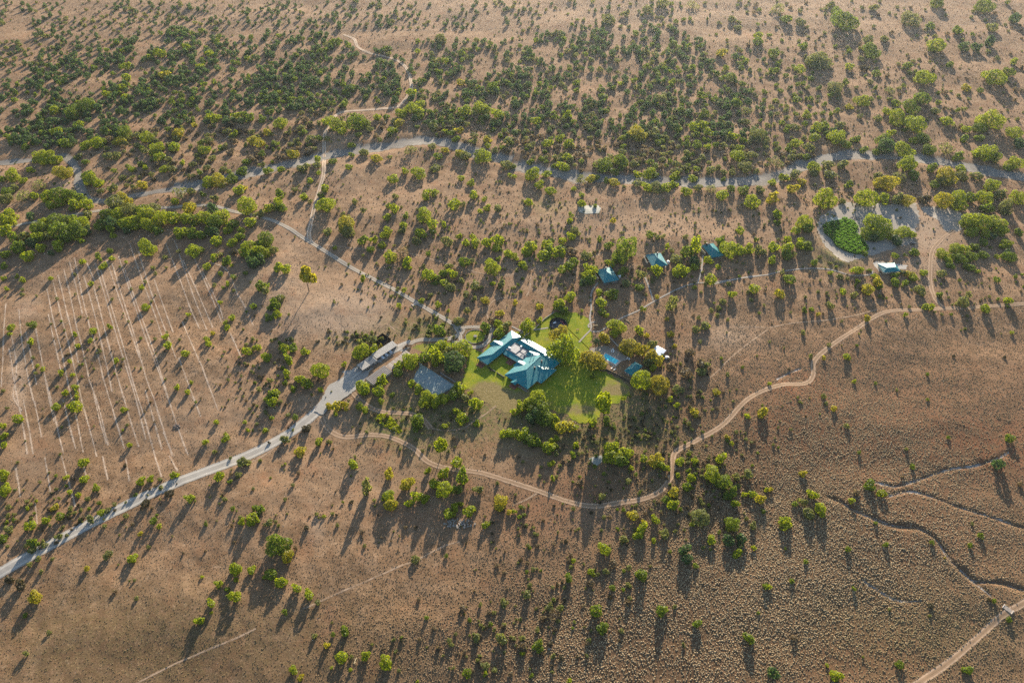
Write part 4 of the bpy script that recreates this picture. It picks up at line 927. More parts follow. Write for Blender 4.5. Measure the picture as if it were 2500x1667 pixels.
# ------------------------------------------------------------------ cottages
def cottage(corners, tile, zc, label, ridge, screen, tank, chim, white=False):
    P = [TW(tile, *c, zc) for c in corners]               # four eave corners, ring
    c = sum(P, Vector()) / 4; c.z = 0
    d = (P[1] - P[2]); d.z = 0                            # long direction, roughly north
    rz = math.atan2(d.y, d.x) - pi / 2
    Lh = (d.length + (P[0] - P[3]).length) / 4
    Wh = ((P[1] - P[0]).length + (P[2] - P[3]).length) / 4
    e = empty("cottage", c, rz, label, "cottage", "teal roofed guest cottages")
    r0, r1, hr, rx = ridge
    m = MB(); m.hip([(-Wh, -Lh, zc), (-Wh, Lh, zc), (Wh, Lh, zc), (Wh, -Lh, zc)], [(rx, r0, hr), (rx, r1, hr)])
    rf = m.build("roof", M_TEAL, e)
    m = MB()
    for q in ((-Wh, -Lh, zc), (Wh, -Lh, zc)): m.tube([(rx, r0, hr + .02), (q[0], q[1], zc + .05)], 0.13, n=5)
    for q in ((-Wh, Lh, zc), (Wh, Lh, zc)): m.tube([(rx, r1, hr + .02), (q[0], q[1], zc + .05)], 0.13, n=5)
    m.tube([(rx, r0, hr + .02), (rx, r1, hr + .02)], 0.13, n=5)
    m.build("ridge_cap", M_RIDGE, rf)
    m = MB(); m.box(-Wh + 0.9, Wh - 0.9, -Lh + 3.0, Lh - 0.9, 0, zc - 0.2); m.build("wall", M_WALL, e)
    m = MB(); m.box(-Wh + 0.3, Wh - 0.3, -Lh + 0.3, -Lh + 2.99, 0, 0.18); m.build("veranda_floor", M_STONE, e)
    for sx in (-Wh + 0.5, 0, Wh - 0.5):
        m = MB(); m.box(sx - 0.12, sx + 0.12, -Lh + 0.4, -Lh + 0.64, 0.18, zc - 0.12); m.build("veranda_post", M_WOOD, e)
    door(e, 0.0, Lh - 2.98, 'a', 1.2)
    for sx in (-Wh * 0.5, Wh * 0.5): window(e, sx, Lh - 2.99, 'a', 1.5)
    for sy in (-Lh * 0.3, Lh * 0.35):
        window(e, Wh - 0.9, -sy, 'b', 1.4)
    if screen:
        m = MB(); m.box(-Wh - 2.0, -Wh - 1.75, -Lh * 0.15, Lh * 0.92, 0, 2.3); m.box(-Wh - 1.75, -Wh + 0.9, Lh * 0.9 - .2, Lh * 0.9, 0, 2.25); m.build("screen_wall", M_WALL, e)
    if chim:
        m = MB(); m.box(chim[0] - .5, chim[0] + .5, chim[1] - .4, chim[1] + .4, zc, hr + 1.0); m.build("chimney", M_DARK, rf)
    return e
COT = "teal roofed guest cottages"
cottage([(325, 705), (535, 655), (658, 842), (440, 890)], 'e', 2.6, "teal roofed cottage beside the tall dark tree, nearest the lodge", (0.0, 5.2, 5.4, -0.3), True, None, (0.6, 5.2))
cottage([(1045, 490), (1250, 455), (1358, 640), (1130, 660)], 'e', 2.6, "teal roofed cottage in the middle of the three, half hidden by a bush below", (0.0, 5.4, 5.4, -0.2), True, None, (2.0, 5.0))
cottage([(1848, 352), (2005, 312), (2152, 487), (1990, 530)], 'e', 2.6, "teal roofed cottage farthest from the lodge of the three in a row", (0.0, 5.6, 5.4, -0.4), True, None, (-2.8, 6.0))
cottage([(795, 310), (750, 250), (875, 243), (905, 302)], 'H', 2.6, "cottage with bright white lit roof standing alone below the reed bed", (-3.6, 3.6, 4.5, -2.6), False, None, None)
def tank(p, label, r=1.3, h=2.1, grp="water tanks"):
    e = empty("water_tank", p, 0, label, "water tank", grp)
    m = MB(); m.disc((0, 0), r, 0.15, h, 20); m.disc((0, 0), r, h + 0.002, h + 0.28, 20, r * 0.45); m.build("tank_body", M_TANK, e)
    m = MB(); m.disc((0, 0), r * 0.28, h + 0.283, h + 0.42, 12); m.build("lid", M_STONE, e)
    m = MB(); m.disc((0, 0), r * 1.1, 0.0, 0.148, 20); m.build("base", M_STONE, e)
tank(TW('e', 655, 806), "white water tank beside the cottage nearest the lodge")
tank(TW('e', 1357, 606), "white water tank beside the middle cottage of the three")
tank(TW('e', 2160, 462), "white water tank at the corner of the farthest of the three cottages")
tank(TW('d', 1945, 738), "white round tank lying open on rubble beside the white roofed pump house", 1.5, 1.0)

# pool pavilion and pump house
def pavilion():
    P = [TW('d', *p, 2.4) for p in ((1125, 980), (1335, 800), (1478, 885), (1270, 1075))]
    c = sum(P, Vector()) / 4; c.z = 0
    d = P[1] - P[0]
    e = empty("pool_pavilion", c, math.atan2(d.y, d.x), "small teal roofed pavilion beside the swimming pool", "pavilion")
    L, B = 6.3, 3.35
    m = MB(); m.hip([(-L, -B, 2.4), (L, -B, 2.4), (L, B, 2.4), (-L, B, 2.4)], [(-2.6, 0.1, 4.3), (3.4, 0.1, 4.3)]); rf = m.build("roof", M_TEAL, e)
    m = MB()
    for q in ((-2.6, -L, -B), (-2.6, -L, B), (3.4, L, -B), (3.4, L, B)): m.tube([(q[0], 0.1, 4.32), (q[1], q[2], 2.46)], 0.12, n=5)
    m.tube([(-2.6, .1, 4.32), (3.4, .1, 4.32)], 0.12, n=5); m.build("ridge_cap", M_RIDGE, rf)
    m = MB(); m.box(-0.5, L - 0.7, -B + 0.7, B - 0.7, 0, 2.2); m.build("wall", M_BRICKW, e)
    for x, y in ((-L + .5, -B + .5), (-L + .5, B - .5), (-L / 2, -B + .5), (-L / 2, B - .5)):
        m = MB(); m.box(x - .12, x + .12, y - .12, y + .12, 0.15, 2.28); m.build("post", M_WOOD, e)
    m = MB(); m.box(-L + .2, -.501, -B + .2, B - .2, 0, 0.149); m.build("floor", M_STONE, e)
    door(e, -0.52, 0.0, 'b', 1.1)
pavilion()
def pump_house():
    P = [TW('d', *p, 2.5) for p in ((1655, 600), (1765, 490), (1935, 590), (1800, 715))]
    c = sum(P, Vector()) / 4; c.z = 0
    d = P[1] - P[0]
    e = empty("pump_house", c, math.atan2(d.y, d.x), "small square shed with a bright white metal roof", "shed")
    L, B = 4.1, 3.9
    m = MB(); m.hip([(-L, -B, 2.3), (L, -B, 2.3), (L, B, 2.5), (-L, B, 2.3)], [(-2.9, 0, 2.95), (3.0, 0, 2.95)]); m.build("roof", M_WHITEROOF, e)
    m = MB(); m.box(-L + .5, L - .5, -B + .5, B - .5, 0, 2.12); m.build("wall", M_WALL, e)
    door(e, -L + .49, 0.5, 'b', 1.1); window(e, 0.3, B - .5, 'a', 1.2)
pump_house()

# ------------------------------------------------------------------ parking sheds, gate, pen, cars
TS = radians(46.8)
def shed(center_tile, corners, name, label, roofmat, wall=None, slats=0, zf=2.5, zb=3.0, posts=4, ribs=0):
    P = [TW(center_tile, *p, 2.75) for p in corners]
    c = sum(P, Vector()) / 4; c.z = 0
    d = ((P[0] - P[3]) + (P[1] - P[2])) / 2
    w = ((P[1] - P[0]) + (P[2] - P[3])) / 2
    L, B = d.length / 2, w.length / 2
    e = empty(name, c, math.atan2(d.y, d.x), label, "shed", "open parking sheds along the yard lane")
    if slats:
        m = MB()
        n = slats
        for k in range(n):
            x0 = -L + 2 * L * k / n; x1 = x0 + 2 * L / n * (0.93 if k % 3 else 0.72)
            dz = 0.04 * ((k * 7) % 3)
            m.solid([(x0, -B, zf + dz), (x1, -B, zf + dz), (x1, B, zb + dz), (x0, B, zb + dz)], [(x0, -B, zf + dz - .05), (x1, -B, zf + dz - .05), (x1, B, zb + dz - .05), (x0, B, zb + dz - .05)])
        m.build("roof", roofmat, e)
    else:
        m = MB(); m.solid([(-L, -B, zf), (L, -B, zf), (L, B, zb), (-L, B, zb)], [(-L, -B, zf - .1), (L, -B, zf - .1), (L, B, zb - .1), (-L, B, zb - .1)])
        rf = m.build("roof", roofmat, e)
        if ribs:
            m = MB()
            for k in range(ribs):
                x = -L + 2 * L * (k + .5) / ribs
                m.solid([(x - .09, -B, zf + .13), (x + .09, -B, zf + .13), (x + .09, B, zb + .13), (x - .09, B, zb + .13)], [(x - .09, -B, zf + .002), (x + .09, -B, zf + .002), (x + .09, B, zb + .002), (x - .09, B, zb + .002)])
            m.build("roof_batten", M_STONE, rf)
    m = MB()
    for k in range(posts + 1):
        x = -L + .25 + (2 * L - .5) * k / posts
        m.box(x - .09, x + .09, -B + .15, -B + .33, 0.03, zf - .1)
    m.build("post_row", M_WOOD, e)
    return e, L, B
s1, L1, B1 = shed('c', [(690, 190), (770, 245), (470, 440), (390, 385)], "carport", "long grey roofed carport with white cars parked under its edge", M_GREYROOF)
m = MB(); m.box(-L1 + .1, L1 - .1, B1 - .3, B1 - .1, 0, 2.85); m.build("wall", M_WALL, s1)
for sx in (-1, 1):
    m = MB(); m.box(sx * (L1 - .2) - .1, sx * (L1 - .2) + .1, -B1 + 1.2, B1 - .301, 0, 2.45); m.build("wall", M_WALL, s1)
s2, L2, B2 = shed('c', [(390, 400), (480, 465), (265, 605), (180, 540)], "storage_shed", "grey roofed shed with cream walls and ridged battens beside the carport", M_GREYROOF, ribs=0)
m = MB(); m.box(-L2 + .3, L2 - .3, B2 - .4, B2 - .2, 0, 2.8); m.box(-1.2, L2 - .2, -B2 + 1.0, B2 - .41, 0, 2.32); m.build("wall", M_WALL, s2)
m = MB()
for k in range(6): m.solid([(L2 - 5.6 + k * .95, -B2, 2.66), (L2 - 5.25 + k * .95, -B2, 2.66), (L2 - 5.25 + k * .95, B2, 3.16), (L2 - 5.6 + k * .95, B2, 3.16)], [(L2 - 5.6 + k * .95, -B2, 2.51), (L2 - 5.25 + k * .95, -B2, 2.51), (L2 - 5.25 + k * .95, B2, 3.01), (L2 - 5.6 + k * .95, B2, 3.01)])
m.build("roof_batten", M_FLATD, s2)
for x in (0.6, 3.4):
    m = MB(); m.box(x - .9, x + .9, -B2 + .93, -B2 + 1.06, 0.02, 2.1); m.build("door", M_FLATD, s2)
s3, L3, B3 = shed('c', [(580, 550), (690, 615), (410, 830), (310, 725)], "machine_shed", "wide brownish ribbed roof shed on the lower side of the yard lane", M_BROWNROOF, ribs=15, zf=2.5, zb=3.0)
m = MB(); m.box(-L3 + .2, -L3 + .4, -B3 + .4, B3 - .3, 0, 2.35); m.box(-L3 + .401, L3 - .2, -B3 + .4, -B3 + .6, 0, 2.3); m.build("wall", M_WALL, s3)
s4, L4, B4 = shed('c', [(890, 325), (965, 370), (690, 595), (590, 545)], "slatted_carport", "long carport roofed with uneven pale boards on the lower side of the lane", M_BROWNROOF, slats=17, zf=2.3, zb=2.7)
m = MB(); m.box(-L4 + .2, L4 - .2, -B4 + .4, -B4 + .55, 0, 2.1); m.build("wall", M_WOOD, s4)

# dark pen behind the carport
PEN = [TW('c', *p) for p in ((440, 195), (555, 108), (672, 188), (575, 275))]
e = empty("shade_pen", sum(PEN, Vector()) / 4, 0, "dark square pen of black shade cloth walls behind the carport", "pen")
m = MB(); mp = MB()
for i in range(4):
    a, b = PEN[i] - e.location, PEN[(i + 1) % 4] - e.location
    dv = (b - a).normalized(); nv = Vector((-dv.y, dv.x, 0)) * .06
    q = [a + nv, b + nv, b - nv, a - nv]
    m.solid([(p.x, p.y, 2.2) for p in q], [(p.x, p.y, 0.0) for p in q])
    for k in range(5):
        p = a.lerp(b, k / 5); mp.tube([(p.x, p.y, 0), (p.x, p.y, 2.5)], .09, n=6)
m.build("shade_cloth_wall", M_SHADE, e); mp.build("post_row", M_WOOD, e)
m = MB(); m.solid([(p.x - e.location.x, p.y - e.location.y, .06) for p in PEN], [(p.x - e.location.x, p.y - e.location.y, 0.0) for p in PEN]); m.build("floor", simple("dark_dung", (0.045, 0.036, 0.030), 1, 0.05, .5, .8), e)

def gate(p, rz, w, label):
    e = empty("farm_gate", p, rz, label, "gate", "yard gates")
    m = MB()
    for z in (0.3, 0.7, 1.1, 1.5, 1.9): m.box(-w / 2, w / 2, -.06, .06, z, z + .28)
    m.build("gate_leaf", M_WOOD, e)
    for sx in (-1, 1):
        m = MB(); m.box(sx * (w / 2 + .16) - .14, sx * (w / 2 + .16) + .14, -.14, .14, 0, 2.3); m.build("post", M_WOOD, e)
gate(TW('c', 880, 290), radians(55), 4.5, "brown slatted timber gate at the top end of the yard lane")
gate(TW('c', 925, 280), radians(20), 4.0, "brown timber gate panel closing the garden beside the lane")

def make_car(body_mat, name, label, grp=None):
    e = empty(name, (0, 0, 0), 0, label, "car", grp)
    prof = [(-2.15, .35), (-2.2, .75), (-2.1, 1.0), (-1.75, 1.06), (-1.35, 1.52), (0.35, 1.55), (1.05, 1.08), (2.0, .95), (2.2, .7), (2.15, .35)]
    m = MB()
    m.solid([(x, .86 - (.16 if z > 1.2 else 0), z) for x, z in prof], [(x, -.86 + (.16 if z > 1.2 else 0), z) for x, z in prof])
    m.build("body", body_mat, e)
    m = MB(); m.solid([(.42, -.62, 1.512), (.42, .62, 1.512), (1.03, .74, 1.12), (1.03, -.74, 1.12)], [(.40, -.62, 1.48), (.40, .62, 1.48), (1.0, .74, 1.09), (1.0, -.74, 1.09)]); m.build("windscreen", M_GLASS, e)
    m = MB(); m.solid([(-1.42, -.62, 1.48), (-1.72, -.74, 1.11), (-1.72, .74, 1.11), (-1.42, .62, 1.48)], [(-1.38, -.62, 1.46), (-1.68, -.74, 1.09), (-1.68, .74, 1.09), (-1.38, .62, 1.46)]); m.build("rear_window", M_GLASS, e)
    for sy in (-1, 1):
        m = MB(); m.solid([(-1.5, sy * .83, 1.1), (.75, sy * .83, 1.1), (.3, sy * .74, 1.46), (-1.25, sy * .74, 1.46)], [(-1.5, sy * .70, 1.1), (.75, sy * .70, 1.1), (.3, sy * .62, 1.46), (-1.25, sy * .62, 1.46)]); m.build("side_window", M_GLASS, e)
        m = MB(); m.box(2.12, 2.22, sy * .62 - .18, sy * .62 + .18, .68, .84); m.build("headlight", M_LAMP, e)
        m = MB(); m.box(-2.23, -2.14, sy * .66 - .14, sy * .66 + .14, .78, .96); m.build("tail_light", M_RED, e)
        for x in (-1.35, 1.35):
            m = MB(); m.tube([(x, sy * .72, .33), (x, sy * .90, .33)], .33, n=14); wheel = m.build("wheel", M_RUBBER, e)
    return e
def copy_tree(o, parent=None):
    c = o.copy(); COL.objects.link(c)
    if parent is not None: c.parent = parent
    for ch in list(o.children): copy_tree(ch, c)
    return c
car0 = make_car(M_CARW, "parked_car", "white car parked under the carport, nearest the gate", "white cars under the carport")
_across = TS - pi / 2
for i, (x, y, lab) in enumerate(((655, 340, "white car parked under the carport edge, uppermost of the three"), (597, 382, "white car parked under the carport edge, middle one of the three"), (543, 420, "white car parked deepest under the carport, lowest of the three"))):
    c = car0 if i == 0 else copy_tree(car0)
    p = TW('c', x, y, .6); c.location = (p.x, p.y, .08); c.rotation_euler = (0, 0, _across + pi); c["label"] = lab
cd = make_car(M_CARD, "parked_car", "dark vehicle parked under the trees on the dam basin")
p = TW('f', 900, 424); cd.location = (p.x, p.y, h1(p.x, p.y) + .06); cd.rotation_euler = (0, 0, 0.1)

# ------------------------------------------------------------------ roundabout, court, boma, pool
e = empty("stone_ring", (_rc.x, _rc.y, 0.06), 0, "low ring of dark stones edging the round lawn", "kerb")
m = MB(); _r = random.Random(5)
for k in range(64):
    a = 2 * pi * k / 64; r = RING_R + .25 + _r.uniform(-.08, .08); x, y = r * cos(a), r * sin(a); s = _r.uniform(.22, .36)
    m.box(x - s, x + s, y - s, y + s, 0, s * 1.3, None)
m.build("kerb_stones", M_DARK, e)
e = empty("stone_planter", (_rc.x, _rc.y, 0.14), 0, "round stone planter in the centre of the turning circle lawn", "planter")
m = MB(); m.disc((0, 0), 1.15, 0, .75, 18, 1.35); m.build("bowl", M_STONE, e)
m = MB(); m.disc((0, 0), .95, .752, .80, 16); m.build("soil", M_DARK, e)

CT = [TW('c', *p) for p in ((1075, 497), (1592, 832), (1330, 1003), (822, 655))]
M_COURT = None
def mat_court():
    b = NB("worn_court_surface")
    n = b.noise(0.7, 5, 0.7); n2 = b.noise(3.2, 4, 0.75); n3 = b.noise(0.16, 3)
    c = b.mix(b.step(n3, 0.3, 0.7), (0.26, 0.33, 0.32), (0.32, 0.35, 0.33))
    c = b.mix(b.math('MULTIPLY', b.step(n, 0.5, 0.62), 0.7), c, (0.34, 0.33, 0.30))
    c = b.mix(b.math('MULTIPLY', b.step(n2, 0.5, 0.65), 0.7), c, (0.055, 0.085, 0.085))
    return b.done(b.bsdf(c, 0.95, 0.1))
sheet("tennis_court", CT, 0.10, mat_court(), "worn grey green hard court surrounded by hedge trees", "tennis court", 0.12, kind='thing')
_d1 = (CT[1] - CT[0]).normalized(); _d2 = (CT[3] - CT[0]).normalized()
def ribbon_fence(name, pts, h, label, post_mat, panel_mat, gap=3.0, th=.05, mesh_rails=True, cat="fence", zoff=0.0):
    c = sum(pts, Vector()) / len(pts); c.z = 0
    e = empty(name, c, 0, label, cat)
    m = MB()
    for a, b in zip(pts[:-1], pts[1:]):
        a, b = a - c, b - c
        L = (b - a).length; n = max(1, int(L / gap)); dv = (b - a) / L; nv = Vector((-dv.y, dv.x, 0)) * th / 2
        for k in range(n + 1):
            p = a.lerp(b, k / n); z = h1(p.x + c.x, p.y + c.y) + zoff
            pm = MB(); pm.tube([(p.x, p.y, z - .1), (p.x, p.y, z + h + .06)], .07, n=5); pm.build("post", post_mat, e)
        for k in range(n):
            p, q = a.lerp(b, k / n), a.lerp(b, (k + 1) / n); z0 = h1(p.x + c.x, p.y + c.y) + zoff; z1 = h1(q.x + c.x, q.y + c.y) + zoff
            if mesh_rails:
                for f in ((.12, .16), (.5, .54), (.92, .97)):
                    m.solid([(p.x + nv.x, p.y + nv.y, z0 + h * f[1]), (q.x + nv.x, q.y + nv.y, z1 + h * f[1]), (q.x - nv.x, q.y - nv.y, z1 + h * f[1]), (p.x - nv.x, p.y - nv.y, z0 + h * f[1])],
                            [(p.x + nv.x, p.y + nv.y, z0 + h * f[0]), (q.x + nv.x, q.y + nv.y, z1 + h * f[0]), (q.x - nv.x, q.y - nv.y, z1 + h * f[0]), (p.x - nv.x, p.y - nv.y, z0 + h * f[0])])
            else:
                m.solid([(p.x + nv.x, p.y + nv.y, z0 + h), (q.x + nv.x, q.y + nv.y, z1 + h), (q.x - nv.x, q.y - nv.y, z1 + h), (p.x - nv.x, p.y - nv.y, z0 + h)],
                        [(p.x + nv.x, p.y + nv.y, z0), (q.x + nv.x, q.y + nv.y, z1), (q.x - nv.x, q.y - nv.y, z1), (p.x - nv.x, p.y - nv.y, z0)])
    m.build("rails" if mesh_rails else "panel", panel_mat, e)
    return e
_o = 0.7
CF = [CT[0] - _d1 * _o - _d2 * _o, CT[1] + _d1 * _o - _d2 * _o, CT[2] + _d1 * _o + _d2 * _o, CT[3] - _d1 * _o + _d2 * _o]
ribbon_fence("court_fence", CF + CF[:1], 2.6, "tall dark wire fence standing round the tennis court", M_DARK, M_DARK, 4.3)
m = MB(); m.box(-.3, .3, -7.2, 7.2, 0, .95); e = m.build("court_wall", M_STONE)
_c = CT[1] - _d1 * 9 - _d2 * 2.2; e.location = _c; e.rotation_euler = (0, 0, math.atan2(_d1.y, _d1.x) - pi / 2); tag(e, "low grey wall beside the right edge of the tennis court", "wall")
# net posts and net
e = empty("court_net", (CT[0] + CT[2]) / 2, math.atan2(_d2.y, _d2.x), "sagging dark net stretched across the middle of the court", "net")
for s in (-5.6, 5.6):
    m = MB(); m.tube([(s, 0, .1), (s, 0, 1.2)], .07, n=6); m.build("post", M_DARK, e)
m = MB(); m.box(-5.5, 5.5, -.02, .02, .95, 1.05); m.build("net_tape", M_FLAT, e)

# boma: dark fire pit circle
BC = TW('b', 1545, 85)
BR = 6.6
def ring_wall(name, c, r0, r1, z0, z1, a0, a1, mat, parent, n=40):
    m = MB()
    A = [a0 + (a1 - a0) * k / n for k in range(n + 1)]
    for p, q in zip(A[:-1], A[1:]):
        o0, o1 = (r1 * cos(p), r1 * sin(p)), (r1 * cos(q), r1 * sin(q)); i0, i1 = (r0 * cos(p), r0 * sin(p)), (r0 * cos(q), r0 * sin(q))
        m.solid([(*o0, z1), (*o1, z1), (*i1, z1), (*i0, z1)], [(*o0, z0), (*o1, z0), (*i1, z0), (*i0, z0)])
    bmesh.ops.remove_doubles(m.bm, verts=m.bm.verts[:], dist=.001)
    return m.build(name, mat, parent)
e = empty("boma_enclosure", (BC.x, BC.y, 0.05), 0, "round boma enclosure of dark reed fencing on the lawn behind the lodge", "enclosure")
ring_wall("reed_fence", None, BR - .15, BR, 0, 1.9, radians(-150), radians(160), M_REED, e)
m = MB(); m.disc((0, 0), BR - .2, 0.0, .06, 40); m.build("floor", M_FLOORD, e)
for k in range(14):
    a = radians(-150 + 310 * k / 13); m = MB(); m.tube([(BR * cos(a) * 1.01, BR * sin(a) * 1.01, 0), (BR * cos(a) * 1.01, BR * sin(a) * 1.01, 2.1)], .1, n=6); m.build("post", M_WOOD, e)
e = empty("fire_pit", (BC.x + .4, BC.y - .8, .11), 0, "round stone fire pit in the centre of the dark boma floor", "fire pit")
ring_wall("stone_rim", None, .65, 1.0, 0, .4, 0, 2 * pi, M_STONE, e, 18)
m = MB(); m.disc((0, 0), .63, 0, .1, 16); m.build("ash_bed", M_DARK, e)
def chair(p, rz, mat, label, grp):
    e = empty("camp_chair", p, rz, label, "chair", grp)
    m = MB(); m.box(-.32, .32, -.3, .3, .40, .48); m.build("seat", mat, e)
    m = MB(); m.box(-.32, .32, .26, .34, .50, 1.0); m.build("backrest", mat, e)
    for x in (-.28, .28):
        for y in (-.26, .28):
            m = MB(); m.box(x - .03, x + .03, y - .03, y + .03, 0, .4); m.build("leg", M_WOOD, e)
    return e
for k, adeg in enumerate((62, 46, 30, 15, 2, -12, -26, -40, 205, 222)):
    a = radians(adeg); r = 4.3 if k != 4 else 4.9
    chair((BC.x + r * cos(a), BC.y + r * sin(a), .11), a - pi / 2, M_PINK if k < 8 else M_PALEWOOD, "red pink camp chair in the curved row inside the boma" if k < 8 else "pale wooden chair on the lower left side of the boma",
          "pink chairs in the boma" if k < 8 else "pale chairs in the boma")
def table(p, rz, w, d, mat, name, label):
    e = empty(name, p, rz, label, "table")
    m = MB(); m.box(-w / 2, w / 2, -d / 2, d / 2, .70, .78); m.build("tabletop", mat, e)
    for sx in (-1, 1):
        for sy in (-1, 1):
            m = MB(); x, y = sx * (w / 2 - .1), sy * (d / 2 - .1); m.box(x - .05, x + .05, y - .05, y + .05, 0, .70); m.build("leg", M_WOOD, e)
table((BC.x - 2.6, BC.y + 2.2, .11), .5, 2.4, 1.2, M_WHITE, "serving_table", "white serving table inside the dark boma")
table(TW('g', 757, 385) + Vector((0, 0, .06)), .3, 1.8, .9, M_WOOD, "garden_table", "small dark table standing on the lawn above the big round tree")
# garden swing frame on the path island
SW = TW('b', 2072, 118)
e = empty("garden_swing", (SW.x, SW.y, .02), radians(12), "pale timber swing frame beside the fork of the footpath", "swing")
for sx in (-1.6, 1.6):
    m = MB(); m.tube([(sx, -1.3, 0), (sx, -.1, 2.3)], .16, n=6); m.tube([(sx, 1.3, 0), (sx, .1, 2.3)], .16, n=6); m.box(sx - .12, sx + .12, -.75, .75, 1.0, 1.2); m.build("side_frame", M_PALEWOOD, e)
m = MB(); m.box(-1.9, 1.9, -.16, .16, 2.28, 2.55); m.build("crossbeam", M_PALEWOOD, e)
m = MB(); m.box(-.9, .9, -.25, .25, .5, .6); m.box(-.9, .9, .25, .33, .6, 1.1); m.build("seat", M_WOOD, e)
for sx in (-.85, .85):
    m = MB(); m.tube([(sx, 0, .6), (sx, 0, 2.3)], .03, n=5); m.build("chain", M_DARK, e)
# swimming pool
PC = [TW('d', *p) for p in ((782, 655), (1032, 790), (950, 862), (706, 712))]
pc = sum(PC, Vector()) / 4; _pd = (PC[1] - PC[0]).normalized(); _pa = math.atan2(_pd.y, _pd.x)
e = empty("swimming_pool", (pc.x, pc.y, .08), _pa, "rectangular turquoise swimming pool with pale stone coping", "pool")
L, B = 5.6, 2.35
m = MB()
for x0, x1, y0, y1 in ((-L - .9, L + 1.5, B, B + .8), (-L - .9, L + 1.5, -B - .8, -B), (-L - .9, -L, -B, B), (L, L + 1.5, -B, B)): m.box(x0, x1, y0, y1, 0, .14)
m.build("coping", M_COPING, e)
m = MB(); m.box(-L, L, -B, B, .0, .06); m.build("water", M_POOL, e)
m = MB(); m.tube([(-L + .1, B - 1, .05), (-L - .2, B - 1, .9), (-L - .6, B - 1, .15)], .05, n=6); m.build("ladder_rail", M_WHITE, e)
def lounger(p, rz, label, first=None):
    if first is None:
        e = empty("sun_lounger", p, rz, label, "sun lounger", "white loungers around the pool")
        m = MB(); m.box(-.95, .45, -.33, .33, .30, .40); m.build("frame", M_WHITE, e)
        m = MB(); m.solid([(.45, -.33, .40), (1.05, -.33, .78), (1.05, .33, .78), (.45, .33, .40)], [(.45, -.33, .30), (1.05, -.33, .68), (1.05, .33, .68), (.45, .33, .30)]); m.build("backrest", M_WHITE, e)
        for x in (-.85, .4):
            for y in (-.28, .28):
                m = MB(); m.box(x - .04, x + .04, y - .04, y + .04, 0, .30); m.build("leg", M_WHITE, e)
        return e
    e = copy_tree(first); e.location = p; e.rotation_euler = (0, 0, rz); e["label"] = label
    return e
l0 = None
for x, y, dr, lab in ((884, 612, 70, "white lounger above the pool, leftmost of three together"), (922, 622, 62, "white lounger above the pool, nearest the water of three together"), (916, 583, 100, "white lounger above the pool, farthest from the water of three together"),
                      (1185, 748, 60, "white lounger of the pair right of the pool, left one"), (1222, 765, 78, "white lounger of the pair right of the pool, right one"),
                      (893, 932, 40, "white lounger of the pair below the pool, left one"), (945, 960, 32, "white lounger of the pair below the pool, right one"), (702, 822, 30, "white lounger tucked beside the golden tree at the pool")):
    p = TW('d', x, y); p.z = .09 if y < 900 else .06
    q = lounger(p, radians(dr), lab, l0); l0 = l0 or q
ribbon_fence("pool_fence", [TW('d', *p) for p in ((765, 595), (850, 528), (1060, 610), (1090, 590))], 1.2, "pale railing fence around the upper corner of the pool garden", M_STONE, M_STONE, 2.0, .08)
ribbon_fence("garden_fence", [TW('d', *p) for p in ((740, 945), (1000, 1072), (1250, 1222))], 1.3, "dark panel fence along the lawn below the pool", M_DARK, M_DARK, 2.4, .08, False)
ribbon_fence("garden_wall", [TW('b', *p) for p in ((1055, 250), (1195, 150), (1345, 0), (1480, -95))], .9, "low pale wall running diagonally from the lodge up past the boma", M_STONE, simple("pale_low_wall", (0.42, 0.36, 0.29), .9, .1), 5.0, .3, False, "wall", -.02)
ribbon_fence("wire_fence", [TW('a', *p) for p in ((2270, 735), (2160, 815), (2050, 905))], 1.1, "dark wire fence line in the scrub below the pool trees", M_DARK, M_DARK, 3.5, .06)
ribbon_fence("wire_fence", [TW('F', *p) for p in ((850, 700), (935, 645), (1010, 690), (1090, 735))], 1.1, "wire fence crossing the bare ground behind the shade pen", M_WOOD, M_WOOD, 4.0, .04)

# cattle grids on the roads
def cattle_grid(p, rz, w, d, label):
    e = empty("cattle_grid", p, rz, label, "cattle grid", "cattle grids across the roads")
    m = MB()
    for k in range(8): x = -d / 2 + d * (k + .5) / 8; m.box(x - .06, x + .06, -w / 2, w / 2, .04, .14)
    m.build("bars", M_COPING, e)
    m = MB(); m.box(-d / 2 - .25, d / 2 + .25, -w / 2 - .45, -w / 2 - .003, 0, .3); m.box(-d / 2 - .25, d / 2 + .25, w / 2 + .003, w / 2 + .45, 0, .3); m.build("kerb", M_COPING, e)
    m = MB(); m.box(-d / 2, d / 2, -w / 2, w / 2, 0, .035); m.build("pit_floor", M_COPING, e)
for t, x, y, az, w, lab in (('F', 432, 1252, 43, 8.0, "pale cattle grid across the wide gravel road below the yard"), ('F', 1093, 528, 128, 4.2, "pale cattle grid across the farm road above the roundabout"), ('D', 1642, 1066, 40, 4.2, "pale cattle grid on the dirt track beside the lower gully")):
    p = TW(t, x, y); p.z = h1(p.x, p.y) + .1; cattle_grid(p, radians(az), w, 2.4, lab)

